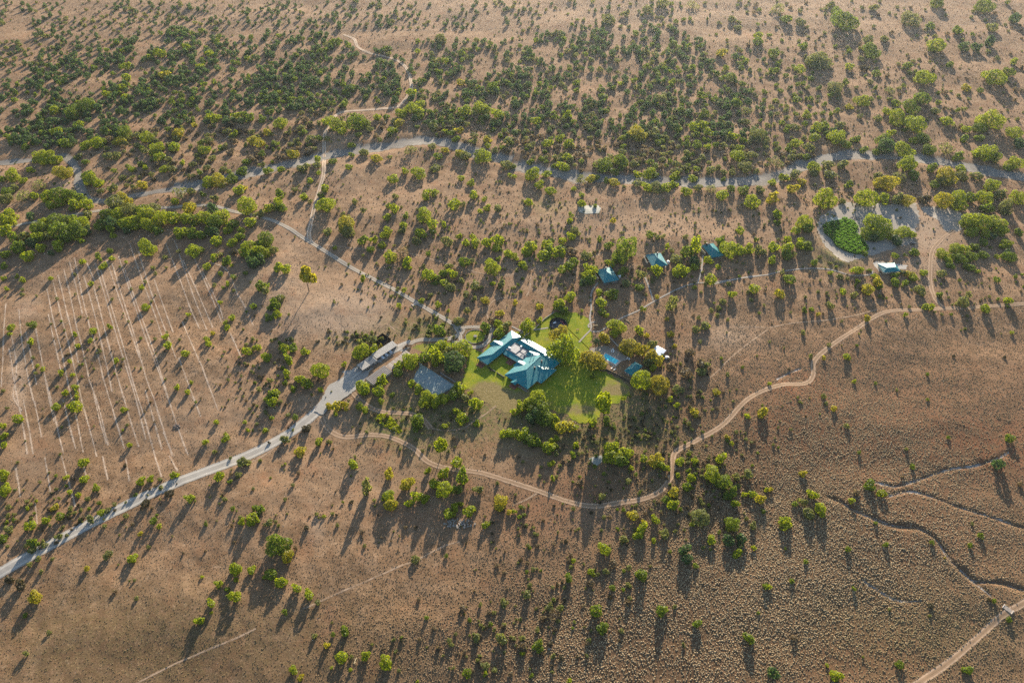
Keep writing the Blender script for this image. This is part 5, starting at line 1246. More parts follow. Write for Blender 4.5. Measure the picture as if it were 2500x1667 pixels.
# rock piles and brush heaps
def heap(name, p, rx, ry, n, mat, label, cat, seed, s0=.25, s1=.7, sticks=False):
    r = random.Random(seed); m = MB(); z0 = h1(p.x, p.y)
    for k in range(n):
        a, q = r.uniform(0, 6.28), r.random() ** .6
        x, y = p.x + rx * q * cos(a), p.y + ry * q * sin(a); zz = h1(x, y)
        if sticks:
            d = Vector((r.uniform(-1, 1), r.uniform(-1, 1), r.uniform(.0, .5))) * r.uniform(.6, 1.6); m.tube([(x, y, zz + .02), (x + d.x, y + d.y, zz + .15 + d.z)], r.uniform(.05, .12), .03, n=4)
        else:
            s = r.uniform(s0, s1); M = Matrix.Translation((x, y, zz + s * .25)) @ Matrix.Rotation(r.uniform(0, 3), 4, 'Z') @ Matrix.Rotation(r.uniform(-.5, .5), 4, 'X')
            v = m.box(-s, s, -s * .7, s * .7, -s * .5, s * .5)
            for w in v: w.co = w.co * r.uniform(.72, 1.12)
            bmesh.ops.transform(m.bm, matrix=M, verts=v)
    return tag(m.build(name, mat), label, cat)
heap("brush_heap", TW('C', 745, 415), 11, 6, 150, M_BRUSH, "wide grey heap of dead brush beside the bend of the dirt track", "brush heap", 1, sticks=True)
heap("rock_pile", TW('B', 1400, 470), 9, 3.2, 90, M_STONE, "scatter of grey rocks below the cluster of green trees", "rock pile", 2)
heap("brush_heap", TW('F', 810, 1530), 6, 3.5, 110, M_BRUSH, "dark dead brush heap on bare ground below the dirt track", "brush heap", 3, sticks=True)
heap("rock_pile", TW('E', 1215, 1362), 2.2, 2.0, 26, M_BRUSH, "small dark rock pile alone in the ploughed field", "rock pile", 4)
heap("brush_heap", TW('E', 628, 1075), 5.5, 2.2, 80, M_BRUSH, "flat dark brush heap between the furrows of the field", "brush heap", 6, sticks=True)
heap("rock_pile", TW('f', 430, 215), 5.0, 3.0, 60, M_STONE, "broken pale rocks at the edge of the dam basin", "rock pile", 5)
heap("rubble_patch", TW('d', 1900, 720), 3.5, 2.0, 40, M_STONE, "pale rubble beside the white roofed shed", "rubble", 8, .15, .4)
def log(p, L, rz, label):
    e = empty("fallen_log", (p.x, p.y, h1(p.x, p.y)), rz, label, "log")
    m = MB(); m.tube([(-L / 2, 0, .3), (0, .1, .34), (L / 2, 0, .28)], .32, .2, n=7); m.build("trunk", M_PALEWOOD, e)
    m = MB(); m.tube([(.3, .1, .34), (L * .3, 1.1, .7)], .14, .06, n=5); m.tube([(-L * .2, 0, .34), (-L * .35, -1.0, .5)], .13, .05, n=5); m.build("branch", M_PALEWOOD, e)
log(TW('G', 790, 640), 5.0, radians(125), "pale fallen log lying beside the grey footpath")
log(TW('B', 690, 110), 3.4, radians(40), "grey dead log beside a round green bush on the lower plain")
log(TW('B', 685, 1420), 3.2, radians(75), "pale dead branches lying between green bushes at the lower edge")
# ------------------------------------------------------------------ foliage
LEAF = {'B': ((0.235, 0.285, 0.012), "bright green"), 'M': ((0.135, 0.190, 0.016), "mid green"), 'D': ((0.070, 0.122, 0.044), "dark green"), 'Y': ((0.310, 0.290, 0.022), "yellow green"),
        'P': ((0.170, 0.190, 0.060), "pale olive"), 'S': ((0.165, 0.130, 0.085), "dry brownish"), 'K': ((0.070, 0.062, 0.034), "dark brown"), 'O': ((0.260, 0.235, 0.028), "golden"),
        'R': ((0.085, 0.175, 0.030), "fresh green")}
def mat_leaf(k, col):
    b = NB("leaves_" + LEAF[k][1].replace(' ', '_'))
    rnd = b.n("ObjectInfo", 5)
    isl = b.n("NewGeometry", 8)
    c = b.mix(b.math('MULTIPLY', isl, 0.9), tuple(x * 0.62 for x in col), tuple(min(1, x * 1.45) for x in col))
    c = b.mix(b.math('MULTIPLY', rnd, 0.45), c, (col[0] * 1.22, col[1] * 1.02, col[2] * 0.9))
    d = b.n("BsdfDiffuse", 0, Color=c, Roughness=0.8)
    t = b.n("BsdfTranslucent", 0, Color=b.mix(0.5, c, (min(1, col[0] * 2.3), min(1, col[1] * 2.1), col[2] * 0.9)))
    g = b.n("BsdfGlossy", 0, Color=(0.5, 0.5, 0.45), Roughness=0.5)
    m = b.n("MixShader", 0, _0=0.45, _1=d, _2=t)
    return b.done(b.n("MixShader", 0, _0=0.03, _1=m, _2=g))
M_LEAF = {k: mat_leaf(k, v[0]) for k, v in LEAF.items()}
M_BARK = simple("grey_brown_bark", (0.115, 0.085, 0.060), 0.95, 0.1, 0.3, 3.0)

def crown_quads(seed, n, nlobe, leaf, shape):
    """leaf clumps on the shell of a domed core and its lobes; unit width, z from z0 to 1"""
    rg = np.random.default_rng(seed)
    z0 = 0.45 if shape == 'T' else 0.0
    core = rg.uniform(0.21, 0.27)
    C, Rr = [(0, 0, 0.40)], [core]
    sx, sy = rg.uniform(0.8, 1.25), rg.uniform(0.8, 1.25)
    for k in range(nlobe):
        a = rg.uniform(0, 2 * pi)
        el = rg.uniform(-0.30, 1.30)
        r = rg.uniform(0.10, 0.215)
        q = core * rg.uniform(0.65, 1.50)
        C.append((sx * q * cos(el) * cos(a), sy * q * cos(el) * sin(a), 0.40 + q * sin(el) * 0.95)); Rr.append(r)
    C = np.array(C); Rr = np.array(Rr)
    pick = rg.choice(len(Rr), n * 3, p=Rr ** 2 / (Rr ** 2).sum())
    d = rg.normal(size=(n * 3, 3)); d /= np.linalg.norm(d, axis=1)[:, None]
    p = C[pick] + d * (Rr[pick] * rg.uniform(0.86, 1.08, n * 3))[:, None]
    dist = np.linalg.norm(p[:, None, :] - C[None], axis=2) / Rr[None]
    ok = (dist.min(1) > 0.80) & (p[:, 2] > 0.0)
    p, d = p[ok][:n], d[ok][:n]
    p[:, :2] /= np.percentile(np.abs(p[:, :2]), 96) * 2 * 1.12
    zl = np.percentile(p[:, 2], 2)
    p[:, 2] = z0 + np.clip((p[:, 2] - zl) / (np.percentile(p[:, 2], 98) - zl), 0, 1.1) * (1 - z0)
    if shape == 'S':                                       # thin, see-through
        keep = rg.random(len(p)) < 0.55
        p, d = p[keep], d[keep]
    m = len(p)
    nr = d + rg.normal(size=(m, 3)) * 0.55; nr /= np.linalg.norm(nr, axis=1)[:, None]
    a = np.cross(nr, rg.normal(size=(m, 3))); a /= np.linalg.norm(a, axis=1)[:, None]
    b = np.cross(nr, a)
    s = leaf * rg.uniform(0.6, 1.35, m)[:, None]
    a *= s; b *= s * 0.85
    return np.stack([p - a, p - b * 0.8, p + a, p + b], 1).reshape(-1, 3)

NVAR = 10
CROWN_V = {}
for shp, cnt, lf, nl in (('N', 1000, 0.056, 12), ('T', 900, 0.058, 11), ('S', 700, 0.050, 12), ('L', 3600, 0.029, 22), ('b', 420, 0.085, 8), ('s', 240, 0.105, 6)):
    CROWN_V[shp] = [crown_quads(100 + 17 * k + ord(shp), cnt, nl, lf, shp) for k in range(NVAR if shp != 'L' else 4)]
_mesh_cache = {}
def crown_mesh(name, shp, var, typ):
    key = (name, shp, var, typ)
    if key not in _mesh_cache:
        V = CROWN_V[shp][var]
        _mesh_cache[key] = np_mesh(name, V, np.arange(len(V)), 4, M_LEAF[typ])
    return _mesh_cache[key]
def trunk_mesh(shp, var):
    key = ('trunk', shp, var)
    if key not in _mesh_cache:
        r = random.Random(var * 31 + 5)
        m = MB()
        zt = 0.62
        top = (r.uniform(-.04, .04), r.uniform(-.04, .04), zt)
        w = 0.028 if shp != 'T' else 0.022
        m.tube([(0, 0, -0.03), (top[0] * .6, top[1] * .4, zt * .5), top], w * 1.4, w * .7, n=6)
        for k in range(4):
            a = 2 * pi * (k + r.random() * .6) / 4
            m.tube([(top[0] * .7, top[1] * .6, zt * (.55 + .1 * k)), (.14 * cos(a), .14 * sin(a), .66), (.27 * cos(a), .27 * sin(a), .80)], w * .55, w * .2, n=5)
        bmesh.ops.recalc_face_normals(m.bm, faces=m.bm.faces[:])
        me = bpy.data.meshes.new("trunk"); m.bm.to_mesh(me); m.bm.free(); me.materials.append(M_BARK)
        _mesh_cache[key] = me
    return _mesh_cache[key]

PLANTS = []
for tile, txt in VEG.items():
    sc = TILES[tile][2]
    for ent in txt.split():
        x, y, w, k = ent.split(',')
        px, py = T(tile, float(x), float(y))
        PLANTS.append([px, py, float(w) / sc, k])
_r = random.Random(11)
PLANTS.sort(key=lambda q: -q[2])
def plant_place(px, py, wpx, k):
    typ = k[0]
    ratio = {'D': .92, 'P': .70, 'S': .70, 'K': .60, 'O': .82, 'Y': .74}.get(typ, .77) * _r.uniform(.88, 1.1)
    if py < 470: ratio *= .80; wpx *= .92                 # the far bank grows lower and closer to the ground
    if 1990 < px < 2500 and 540 < py < 680: ratio *= .72; wpx *= .84
    if 860 < px < 1720 and 770 < py < 1140: wpx *= 1.12   # watered garden trees
    if k.endswith('t'): ratio *= 1.35
    if k.endswith('T'): ratio = 1.75
    zc = 0.0
    for _ in range(3):                                     # crown centre on the surveyed sight line
        wm = wpx / FPX * depth_at(px, py, zc)
        zc = wm * ratio * (.72 if k.endswith('T') else .52)
    p = W(px, py, zc)
    p.z = h1(p.x, p.y) - 0.03
    return p, wm, wm * ratio

LM = [(1265, 880, "the lodge house"), (1035, 925, "the tennis court"), (1376, 880, "the big round tree"), (1490, 877, "the swimming pool"), (1550, 897, "the pool pavilion"), (1610, 855, "the white roofed shed"),
      (1362, 793, "the dark boma"), (1163, 822, "the round lawn"), (938, 860, "the carport"), (925, 905, "the machine shed"), (1482, 671, "the nearest cottage to the lodge"), (1604, 635, "the middle cottage"), (1737, 611, "the farthest of the three cottages"),
      (2168, 653, "the cottage below the reed bed"), (2070, 585, "the reed bed"), (2040, 530, "the dam pond"), (1439, 512, "the small waterhole"), (1458, 1121, "the grey pool below the lawn"), (1513, 1258, "the grey brush heap"), (778, 1000, "the cattle grid by the yard"),
      (1013, 743, "the cattle grid on the farm road"), (757, 590, "the fork of farm road and track"), (790, 400, "the track crossing the river bed"), (1000, 200, "the far bend of the track"), (2275, 735, "the junction of dirt track and pond track"), (1985, 915, "the sharp bend of the dirt track"),
      (1640, 1120, "the wide bend of the dirt track"), (440, 1180, "the straight of the gravel road"), (120, 1340, "the lower end of the gravel road"), (1480, 985, "the tall tree with bare trunk"), (1308, 990, "the big tree clump on the lawn"), (2460, 1485, "the cattle grid in the lower corner"),
      (2175, 1285, "the deep gully"), (2130, 1180, "the top of the upper gully"), (2400, 1140, "the upper gully edge"), (223, 935, "the brush heap in the field"), (432, 1040, "the rock pile in the field"), (360, 600, "the top of the furrows"), (90, 1110, "the left end of the furrows"),
      (745, 672, "the lone pale tree"), (910, 1100, "the dead brush heap"), (1122, 1277, "the grey rock scatter"), (675, 1330, "the large tree in the lower field"), (560, 1470, "the lower left tree row"), (838, 1545, "the foot of the diagonal trail"), (1005, 1370, "the pale diagonal trail"),
      (1480, 1500, "the pair of dark lower trees"), (1800, 1320, "the dark tree clump of the lower plain"), (1700, 1440, "the middle of the lower plain"), (2050, 1500, "the right of the lower plain"), (1480, 1600, "the bottom edge of the plain"), (1990, 1250, "the head of the gully"), (2230, 980, "the reddish plain"),
      (1780, 820, "the pale bare patch"), (1700, 700, "the grey footpath"), (170, 545, "the farm road on the far left"), (150, 400, "the side stream"), (430, 470, "the lower stream bank"), (560, 340, "the slope above the stream"), (1000, 350, "the river bed bend"), (1300, 400, "the middle of the river bed"), (1560, 320, "the tall pale tree above the river"),
      (1800, 440, "the river bed bend near the dam"), (2150, 385, "the river bed above the dam"), (2420, 430, "the right end of the river bed"), (2290, 105, "the oval tree on the far slope"), (2060, 130, "the top right trail"), (2250, 290, "the slope above the right river bed"), (2440, 190, "the far right slope"), (1890, 180, "the end of the dark thicket"),
      (1000, 470, "the open plain below the river bed"), (1150, 620, "the bushy plain left of the cottages"), (1330, 620, "the thick bushes left of the tall dark tree"), (1530, 620, "the tall dark tree"), (870, 620, "the bushes right of the farm road"), (250, 150, "the upper left thicket"), (700, 200, "the middle thicket"), (1450, 150, "the right thicket"), (690, 870, "the bush row in the field"),
      (660, 970, "the bush row beside the yard"), (2330, 620, "the bushes right of the pond track"), (2440, 520, "the bushes on the right edge"), (1100, 860, "the large dark hedge tree"), (1120, 560, "the trail through the bushy plain")]
ORD = ["nearest", "second nearest", "third nearest", "fourth nearest", "fifth nearest", "sixth nearest", "seventh nearest", "eighth nearest", "ninth nearest", "tenth nearest", "eleventh nearest", "twelfth nearest", "thirteenth nearest", "fourteenth nearest", "fifteenth nearest"]
def relation(px, py):
    best = min(LM, key=lambda l: (px - l[0]) ** 2 + (1.25 * (py - l[1])) ** 2 + (1e9 if abs(px - l[0]) + abs(py - l[1]) < 12 else 0))
    dx, dy = px - best[0], py - best[1]
    d = ("right of" if dx > 0 else "left of") if abs(dx) > 1.1 * abs(dy) else ("below" if dy > 0 else "above")
    return d, best[2], math.hypot(dx, dy)
def label_all(items, noun, special):
    """items: (object, px, py, size word, colour word)"""
    groups = {}
    for o, px, py, sz, colr in items:
        sp = special.get((round(px), round(py)))
        if sp:
            o["label"] = sp
            continue
        d, lm, dist = relation(px, py)
        groups.setdefault((sz, colr, d, lm), []).append((dist, o))
    for (sz, colr, d, lm), L in groups.items():
        L.sort(key=lambda q: q[0])
        for i, (dist, o) in enumerate(L):
            txt = f"{sz} {colr} {noun} {d} {lm}"
            if len(L) > 1:
                txt += f", {ORD[min(i, len(ORD) - 1)]} of these"
                if len(txt.replace(',', '').split()) > 16: txt = txt.replace(" the ", " ").replace(" of these", "")
            o["label"] = txt

TREES, BUSHES, SHRUBS = PLANTS[:300], PLANTS[300:600], PLANTS[600:900]
REST = PLANTS[900:]
def size_word(i, n): return "large" if i < n * .3 else ("medium" if i < n * .7 else "small")
def near_special(px, py, wpx, k):
    for sx, sy, tol, txt in SPECIAL:
        if abs(px - sx) < tol and abs(py - sy) < tol: return txt
    return None
items = []
SPECIAL = {}
def sp(tile, x, y, txt):
    a, b = T(tile, x, y); SPECIAL[(round(a), round(b))] = txt
sp('G', 352, 825, "big round bright green tree touching the right end of the lodge roof")
sp('G', 330, 735, "olive golden round tree between the boma and the big round tree")
sp('G', 785, 160, "tall dark green tree rising beside the cottage nearest the lodge")
sp('G', 642, 1185, "tall bright green tree with bare trunk at the lower right lawn edge")
sp('F', 337, 325, "lone pale yellow green tree on the bare plain beside the farm road")
sp('F', 1360, 915, "large round dark green tree between tennis court and lodge")
sp('F', 437, 980, "large round bright green tree standing alone left of the yard")
sp('B', 140, 615, "largest tree of the lower left field, broad mid green crown")
sp('K', 490, 520, "tallest pale yellow green tree standing above the river bed")
sp('G', 640, 755, "small golden tree above the palm at the pool")
sp('F', 1262, 1500, "green tree on a slender trunk beside the two-rut track")
sp('E', 1005, 130, "large round bright green tree at the top of the furrows")
sp('E', 1333, 155, "second large round tree at the top of the furrows, right one")
sp('I', 425, 1180, "pale rounded yellow green tree on the sand beside the side stream")
sp('L', 665, 175, "wide oval green tree alone on the far right slope")
BIG = {(round(T('G', 352, 825)[0]), round(T('G', 352, 825)[1])), (round(T('G', 785, 160)[0]), round(T('G', 785, 160)[1])), (round(T('F', 1360, 915)[0]), round(T('F', 1360, 915)[1]))}
protos = {}
for i, (px, py, wpx, k) in enumerate(TREES):
    typ = k[0]
    p, wm, hm = plant_place(px, py, wpx, k)
    shp = 'T' if k.endswith('T') else ('S' if typ in 'SP' and i % 3 == 0 else 'N')
    if wpx > 36 and shp == 'N': shp = 'L'
    if (round(px), round(py)) in BIG: shp = 'L'
    var = (i * 5 + int(px)) % len(CROWN_V[shp])
    key = (shp, var, typ)
    if key not in protos:
        root = bpy.data.objects.new("tree", None)
        root.empty_display_size = 0.5
        cr = bpy.data.objects.new("crown", crown_mesh("crown", shp, var, typ)); cr.parent = root
        tr = bpy.data.objects.new("trunk", trunk_mesh(shp, var % 4)); tr.parent = root
        protos[key] = (root, cr, tr)
        o = root; parts = (cr, tr)
    else:
        root, cr, tr = protos[key]
        o = root.copy()
        parts = (cr.copy(), tr.copy())
        for q in parts: q.parent = o
    COL.objects.link(o)
    for q in parts: COL.objects.link(q)
    o.location = p
    o.rotation_euler = (0, 0, _r.uniform(0, 6.28))
    _f = _r.uniform(.88, 1.12); o.scale = (wm * 1.03 * _f, wm * 1.03 / _f, hm * 0.97)
    tag(o, None, "tree", "trees scattered over the plain")
    items.append((o, px, py, size_word(i, 300), LEAF[typ][1]))
label_all(items, "tree", SPECIAL)

def single(name, plants, shp0, cat, group, noun):
    its = []
    pr = {}
    n = len(plants)
    for i, (px, py, wpx, k) in enumerate(plants):
        typ = k[0]
        p, wm, hm = plant_place(px, py, wpx, k)
        var = (i * 3 + int(py)) % NVAR
        key = (var, typ)
        if key not in pr:
            o = pr[key] = bpy.data.objects.new(name, crown_mesh(name, shp0, var, typ))
        else:
            o = pr[key].copy()
        COL.objects.link(o)
        o.location = p; o.rotation_euler = (0, 0, _r.uniform(0, 6.28)); o.scale = (wm * 1.06, wm * 1.06, hm * 1.0)
        tag(o, None, cat, group)
        its.append((o, px, py, size_word(i, n), LEAF[typ][1]))
    label_all(its, noun, {})
single("bush", BUSHES, 'b', "bush", "bushes scattered over the plain", "bush")
single("shrub", SHRUBS, 'b', "shrub", "low shrubs scattered over the plain", "low shrub")

# ------------------------------------------------------------------ thicket on the far slope
def poly_mask(px, py, poly):
    inside = np.zeros(px.shape, bool)
    n = len(poly)
    for i in range(n):
        x1, y1 = poly[i]; x2, y2 = poly[(i + 1) % n]
        if y1 == y2: continue
        c = ((y1 > py) != (y2 > py)) & (px < (x2 - x1) * (py - y1) / (y2 - y1) + x1)
        inside ^= c
    return inside
_taken = {}
def far_enough(x, y, d):
    cx, cy = int(x // 24), int(y // 24)
    for i in (-1, 0, 1):
        for j in (-1, 0, 1):
            for (a, b) in _taken.get((cx + i, cy + j), ()):
                if (a - x) ** 2 + (1.5 * (b - y)) ** 2 < d * d: return False
    return True
def take(x, y): _taken.setdefault((int(x // 24), int(y // 24)), []).append((x, y))
for q in PLANTS: take(q[0], q[1])
TRACK_PX = []
for key in ('track', 'pale_track', 'trail', 'river'):
    for t, s in LINES[key]:
        TRACK_PX.append((smooth_line(TP(t, s), 8), {'track': 8, 'pale_track': 8, 'trail': 5, 'river': 16}[key]))
TX = np.vstack([np.column_stack([l, np.full(len(l), w)]) for l, w in TRACK_PX])
THK = []
rg = np.random.default_rng(21)
for ptxt, want, (wa, wb), types, gap in THICKET:
    poly = [tuple(map(float, s.split(','))) for s in ptxt.split()]
    P = np.array(poly)
    got = tries = 0
    while got < want and tries < want * 30:
        tries += 1
        x, y = rg.uniform(P[:, 0].min(), P[:, 0].max()), rg.uniform(P[:, 1].min(), P[:, 1].max())
        if not poly_mask(np.array([x]), np.array([y]), poly)[0]: continue
        if 0.5 + 0.5 * sin(x * .021 + 1.3 * sin(y * .03)) * cos(y * .034 + 1.1 * sin(x * .017)) < rg.uniform(0, .80): continue
        if not far_enough(x, y, gap * rg.uniform(.6, 1.15)): continue
        if ((TX[:, 0] - x) ** 2 + (TX[:, 1] - y) ** 2 < TX[:, 2] ** 2).any(): continue
        take(x, y)
        t = types[rg.integers(len(types))]
        THK.append((x, y, rg.uniform(wa * .85, wb * 1.12) * (0.82 + 0.25 * min(1, y / 300)), t))
        got += 1
THK.sort(key=lambda q: -q[2])
thk_items = []
pr = {}
ZONES = [(0, 330, "on the left side of the far slope"), (330, 640, "on the far slope above the side stream"), (640, 1000, "inside the bend of the far track"), (1000, 1290, "right of the far bend of the track"), (1290, 1600, "in the middle of the right thicket"), (1600, 1900, "at the right end of the thicket"), (1900, 2600, "on the open far right slope")]
for i, (x, y, w, t) in enumerate(THK[:300]):
    p, wm, hm = plant_place(x, y, w, t)
    key = (i % NVAR, t)
    if key not in pr: o = pr[key] = bpy.data.objects.new("thicket_shrub", crown_mesh("thicket_shrub", 'b', *key))
    else: o = pr[key].copy()
    COL.objects.link(o)
    o.location = p; o.rotation_euler = (0, 0, _r.uniform(0, 6.28)); o.scale = (wm * 0.95, wm * 0.95, hm * 0.90)
    zone = next(z[2] for z in ZONES if z[0] <= x < z[1] or z[1] == 2600)
    row = "upper" if y < 150 else ("middle" if y < 250 else "lower")
    tag(o, f"{LEAF[t][1]} rounded shrub of the {row} thicket {zone}", "thicket shrub", "rounded shrubs of the far thicket")
# the rest of the thicket and the smallest low plants: one mass each
def mass(name, plants, shp, label, cat):
    by = {}
    for i, (x, y, w, k) in enumerate(plants):
        p, wm, hm = plant_place(x, y, w, k)
        V = CROWN_V[shp][i % NVAR]
        a = _r.uniform(0, 6.28); c, s = cos(a), sin(a)
        Q = np.empty_like(V)
        Q[:, 0] = (V[:, 0] * c - V[:, 1] * s) * wm * 0.95 + p.x; Q[:, 1] = (V[:, 0] * s + V[:, 1] * c) * wm * 0.95 + p.y; Q[:, 2] = V[:, 2] * hm + p.z
        by.setdefault(k[0], []).append(Q)
    keys = list(by)
    V = np.vstack([np.vstack(by[k]) for k in keys])
    idx = np.concatenate([np.full(sum(len(q) for q in by[k]) // 4, j) for j, k in enumerate(keys)])
    me = np_mesh(name, V, np.arange(len(V)), 4, [M_LEAF[k] for k in keys], idx)
    o = link(bpy.data.objects.new(name, me))
    return tag(o, label, cat, kind='stuff')
mass("thicket_foliage", THK[300:], 's', "smaller dark shrubs massed over the far slope beyond the river bed", "thicket")
if REST: mass("undergrowth", REST, 's', "smallest green bushes dotted over the plain", "undergrowth")

# dull half-dry brush between the trees: far too many to count
BRUSH = []
rg = np.random.default_rng(77)
for bx, by, rx, ry, n in ((1180, 560, 330, 150, 420), (1560, 600, 260, 110, 200), (1330, 690, 260, 60, 150), (1000, 690, 150, 70, 110), (1620, 930, 130, 110, 130), (1560, 1040, 110, 70, 90), (1640, 1170, 170, 130, 260), (1450, 1100, 180, 70, 110),
                          (1300, 1290, 160, 80, 60), (1350, 1480, 170, 140, 80), (1130, 1580, 260, 80, 60), (2050, 700, 330, 90, 170), (2330, 720, 160, 60, 70), (1900, 520, 250, 60, 90), (700, 440, 160, 50, 110), (200, 430, 260, 60, 160), (2200, 440, 330, 60, 220),
                          (650, 930, 90, 130, 130), (1010, 1010, 150, 70, 150), (870, 820, 70, 16, 60), (1060, 800, 80, 25, 60), (560, 1250, 500, 120, 130), (300, 850, 280, 160, 110), (100, 1250, 160, 90, 90), (1750, 1000, 260, 150, 80), (350, 230, 380, 150, 700), (850, 220, 330, 130, 450), (1300, 220, 300, 140, 450), (1650, 230, 300, 150, 500), (2150, 220, 400, 180, 500), (600, 60, 700, 60, 350), (1400, 360, 500, 50, 300)):
    for k in range(n):
        BRUSH.append((rg.normal(bx, rx * .6), rg.normal(by, ry * .6)))
_bp = []
_bm = None
for x, y in BRUSH:
    if not (-40 < x < 2540 and -10 < y < 1700): continue
    if ((TX[:, 0] - x) ** 2 + (TX[:, 1] - y) ** 2 < (TX[:, 2] * .9) ** 2).any(): continue
    if 1130 < x < 1560 and 770 < y < 1015 or 860 < x < 1120 and 830 < y < 990: continue
    wm_ = rg.uniform(1.1, 2.9) if y > 360 else rg.uniform(1.2, 3.4)
    _bp.append((x, y, wm_ * FPX / depth_at(x, y), "PSPKPMSP"[rg.integers(8)]))
mass("brush_foliage", _bp, 's', "half dry olive and brown brush scattered in patches between the trees", "brush")

# ------------------------------------------------------------------ palm, reeds
def palm(p, h, w):
    e = empty("palm_tree", p, 0, "dark feathery palm tree beside the swimming pool terrace", "palm tree")
    m = MB(); m.tube([(0, 0, -.1), (.1, 0, h * .4), (0, .1, h * .62)], .45, .36, n=8); m.build("trunk", M_BARK, e)
    r = random.Random(3); V = []
    for k in range(64):
        a = r.uniform(0, 6.28); up = r.uniform(-.35, 1.15); L = w * .5 * r.uniform(.85, 1.1)
        pr_ = Vector((0, 0, h * .62)); d = Vector((cos(a) * cos(up), sin(a) * cos(up), sin(up)))
        sd = Vector((-sin(a), cos(a), 0))
        for j in range(6):
            q = pr_ + d * (L / 6); wd = .42 * (1 - j / 6.5)
            V += [pr_ - sd * wd + Vector((0, 0, -.12)), pr_ + sd * wd * .1, q + sd * wd * .1, q - sd * wd + Vector((0, 0, -.12))]
            V += [pr_ + sd * wd + Vector((0, 0, -.12)), pr_ - sd * wd * .1, q - sd * wd * .1, q + sd * wd + Vector((0, 0, -.12))]
            pr_ = q; d = (d + Vector((0, 0, -.28))).normalized()
    me = np_mesh("crown", np.array([tuple(v) for v in V]), np.arange(len(V)), 4, M_LEAF['D'])
    link(bpy.data.objects.new("crown", me), e)
palm(TW('G', 577, 818), 8.2, 8.0)

def blades(poly_w, n, h0, h1_, w0, seed, name, mat, label, cat, zoff=0.0):
    rg = np.random.default_rng(seed)
    P = np.array([(p[0], p[1]) for p in poly_w])
    pts = []
    lo, hi = P.min(0), P.max(0)
    while len(pts) < n:
        q = rg.uniform(lo, hi, (n, 2)); q = q[poly_mask(q[:, 0], q[:, 1], [tuple(a) for a in P])]
        pts += list(q)
    B = np.array(pts[:n]); z = H(B[:, 0], B[:, 1]) + zoff
    lump = 0.75 + 0.25 * np.sin(B[:, 0] * .9 + 2 * np.sin(B[:, 1] * .5)) * np.sin(B[:, 1] * .8)
    hh = rg.uniform(h0, h1_, n) * lump
    a = rg.uniform(0, 2 * pi, n); ww = w0 * rg.uniform(.6, 1.4, n)
    lean = rg.normal(size=(n, 2)) * hh[:, None] * .35
    s = np.stack([np.cos(a), np.sin(a)], 1) * ww[:, None]
    V = np.stack([np.column_stack([B - s, z]), np.column_stack([B + s, z]), np.column_stack([B + s * .9 + lean, z + hh]), np.column_stack([B - s * .9 + lean, z + hh])], 1).reshape(-1, 3)
    o = link(bpy.data.objects.new(name, np_mesh(name, V, np.arange(len(V)), 4, mat)))
    return tag(o, label, cat, kind='stuff')
REEDP = [TW('f', *p) for p in [(160, 275), (200, 250), (290, 235), (345, 212), (415, 240), (452, 285), (428, 340), (488, 372), (512, 425), (540, 470), (500, 505), (430, 508), (340, 480), (270, 440), (238, 385), (175, 335)]]
blades(REEDP, 14000, 1.0, 2.6, .22, 5, "reeds", M_LEAF['R'], "dense bright green reed bed filling the corner of the dam", "reeds")
WEEDP = [TW('F', *p) for p in [(830, 1290), (900, 1275), (960, 1330), (1010, 1400), (985, 1420), (900, 1380), (820, 1330)]]
blades(WEEDP, 1500, .3, .8, .22, 6, "grass", M_LEAF['B'], "patch of tall green grass below the machine shed", "grass")

# ------------------------------------------------------------------ dwarf scrub carpeting the plain
def raster_mask():
    s = 4
    gx, gy = np.meshgrid(np.arange(-200, 2700, s) + s / 2, np.arange(-40, 1760, s) + s / 2)
    m = np.zeros(gx.shape, bool)
    for poly in KEEP_POLY:
        u = [PX(a, b) for a, b in poly]
        m |= poly_mask(gx, gy, [(float(a), float(b)) for a, b in u])
    for L, hw in KEEP_CLEAR:
        u, v = PX(L[:, 0], L[:, 1])
        for x, y, X, Y in zip(u, v, L[:, 0], L[:, 1]):
            r = hw * FPX / depth_at(x, y)
            i0, i1 = int((y - r + 40) / s), int((y + r + 40) / s) + 1
            j0, j1 = int((x - r + 200) / s), int((x + r + 200) / s) + 1
            if i1 < 0 or j1 < 0 or i0 > m.shape[0] or j0 > m.shape[1]: continue
            sub = m[max(0, i0):i1, max(0, j0):j1]
            yy, xx = gy[max(0, i0):i1, max(0, j0):j1], gx[max(0, i0):i1, max(0, j0):j1]
            sub |= (xx - x) ** 2 + ((yy - y) * 1.4) ** 2 < r * r
    return m, s
KEEP_POLY += [[tuple(LW(a, b)[:2]) for a, b in ((-1, -1), (38, -1), (38, 50), (-1, 50))]]
for tl, pts in (('c', [(690, 190), (770, 245), (265, 605), (180, 540)]), ('c', [(890, 325), (965, 370), (410, 830), (310, 725)]), ('e', [(325, 705), (535, 655), (658, 842), (440, 890)]), ('e', [(1045, 490), (1250, 455), (1358, 640), (1130, 660)]),
                ('e', [(1848, 352), (2005, 312), (2152, 487), (1990, 530)]), ('H', [(750, 240), (875, 243), (905, 300), (795, 320)]), ('d', [(1125, 980), (1335, 800), (1478, 885), (1270, 1075)]), ('d', [(1655, 600), (1765, 490), (1935, 590), (1800, 715)]),
                ('d', [(500, 540), (760, 470), (1400, 820), (1250, 1200), (740, 940)]), ('c', [(440, 195), (555, 108), (672, 188), (575, 275)])):
    KEEP_POLY.append([tuple(TW(tl, *p)[:2]) for p in pts])
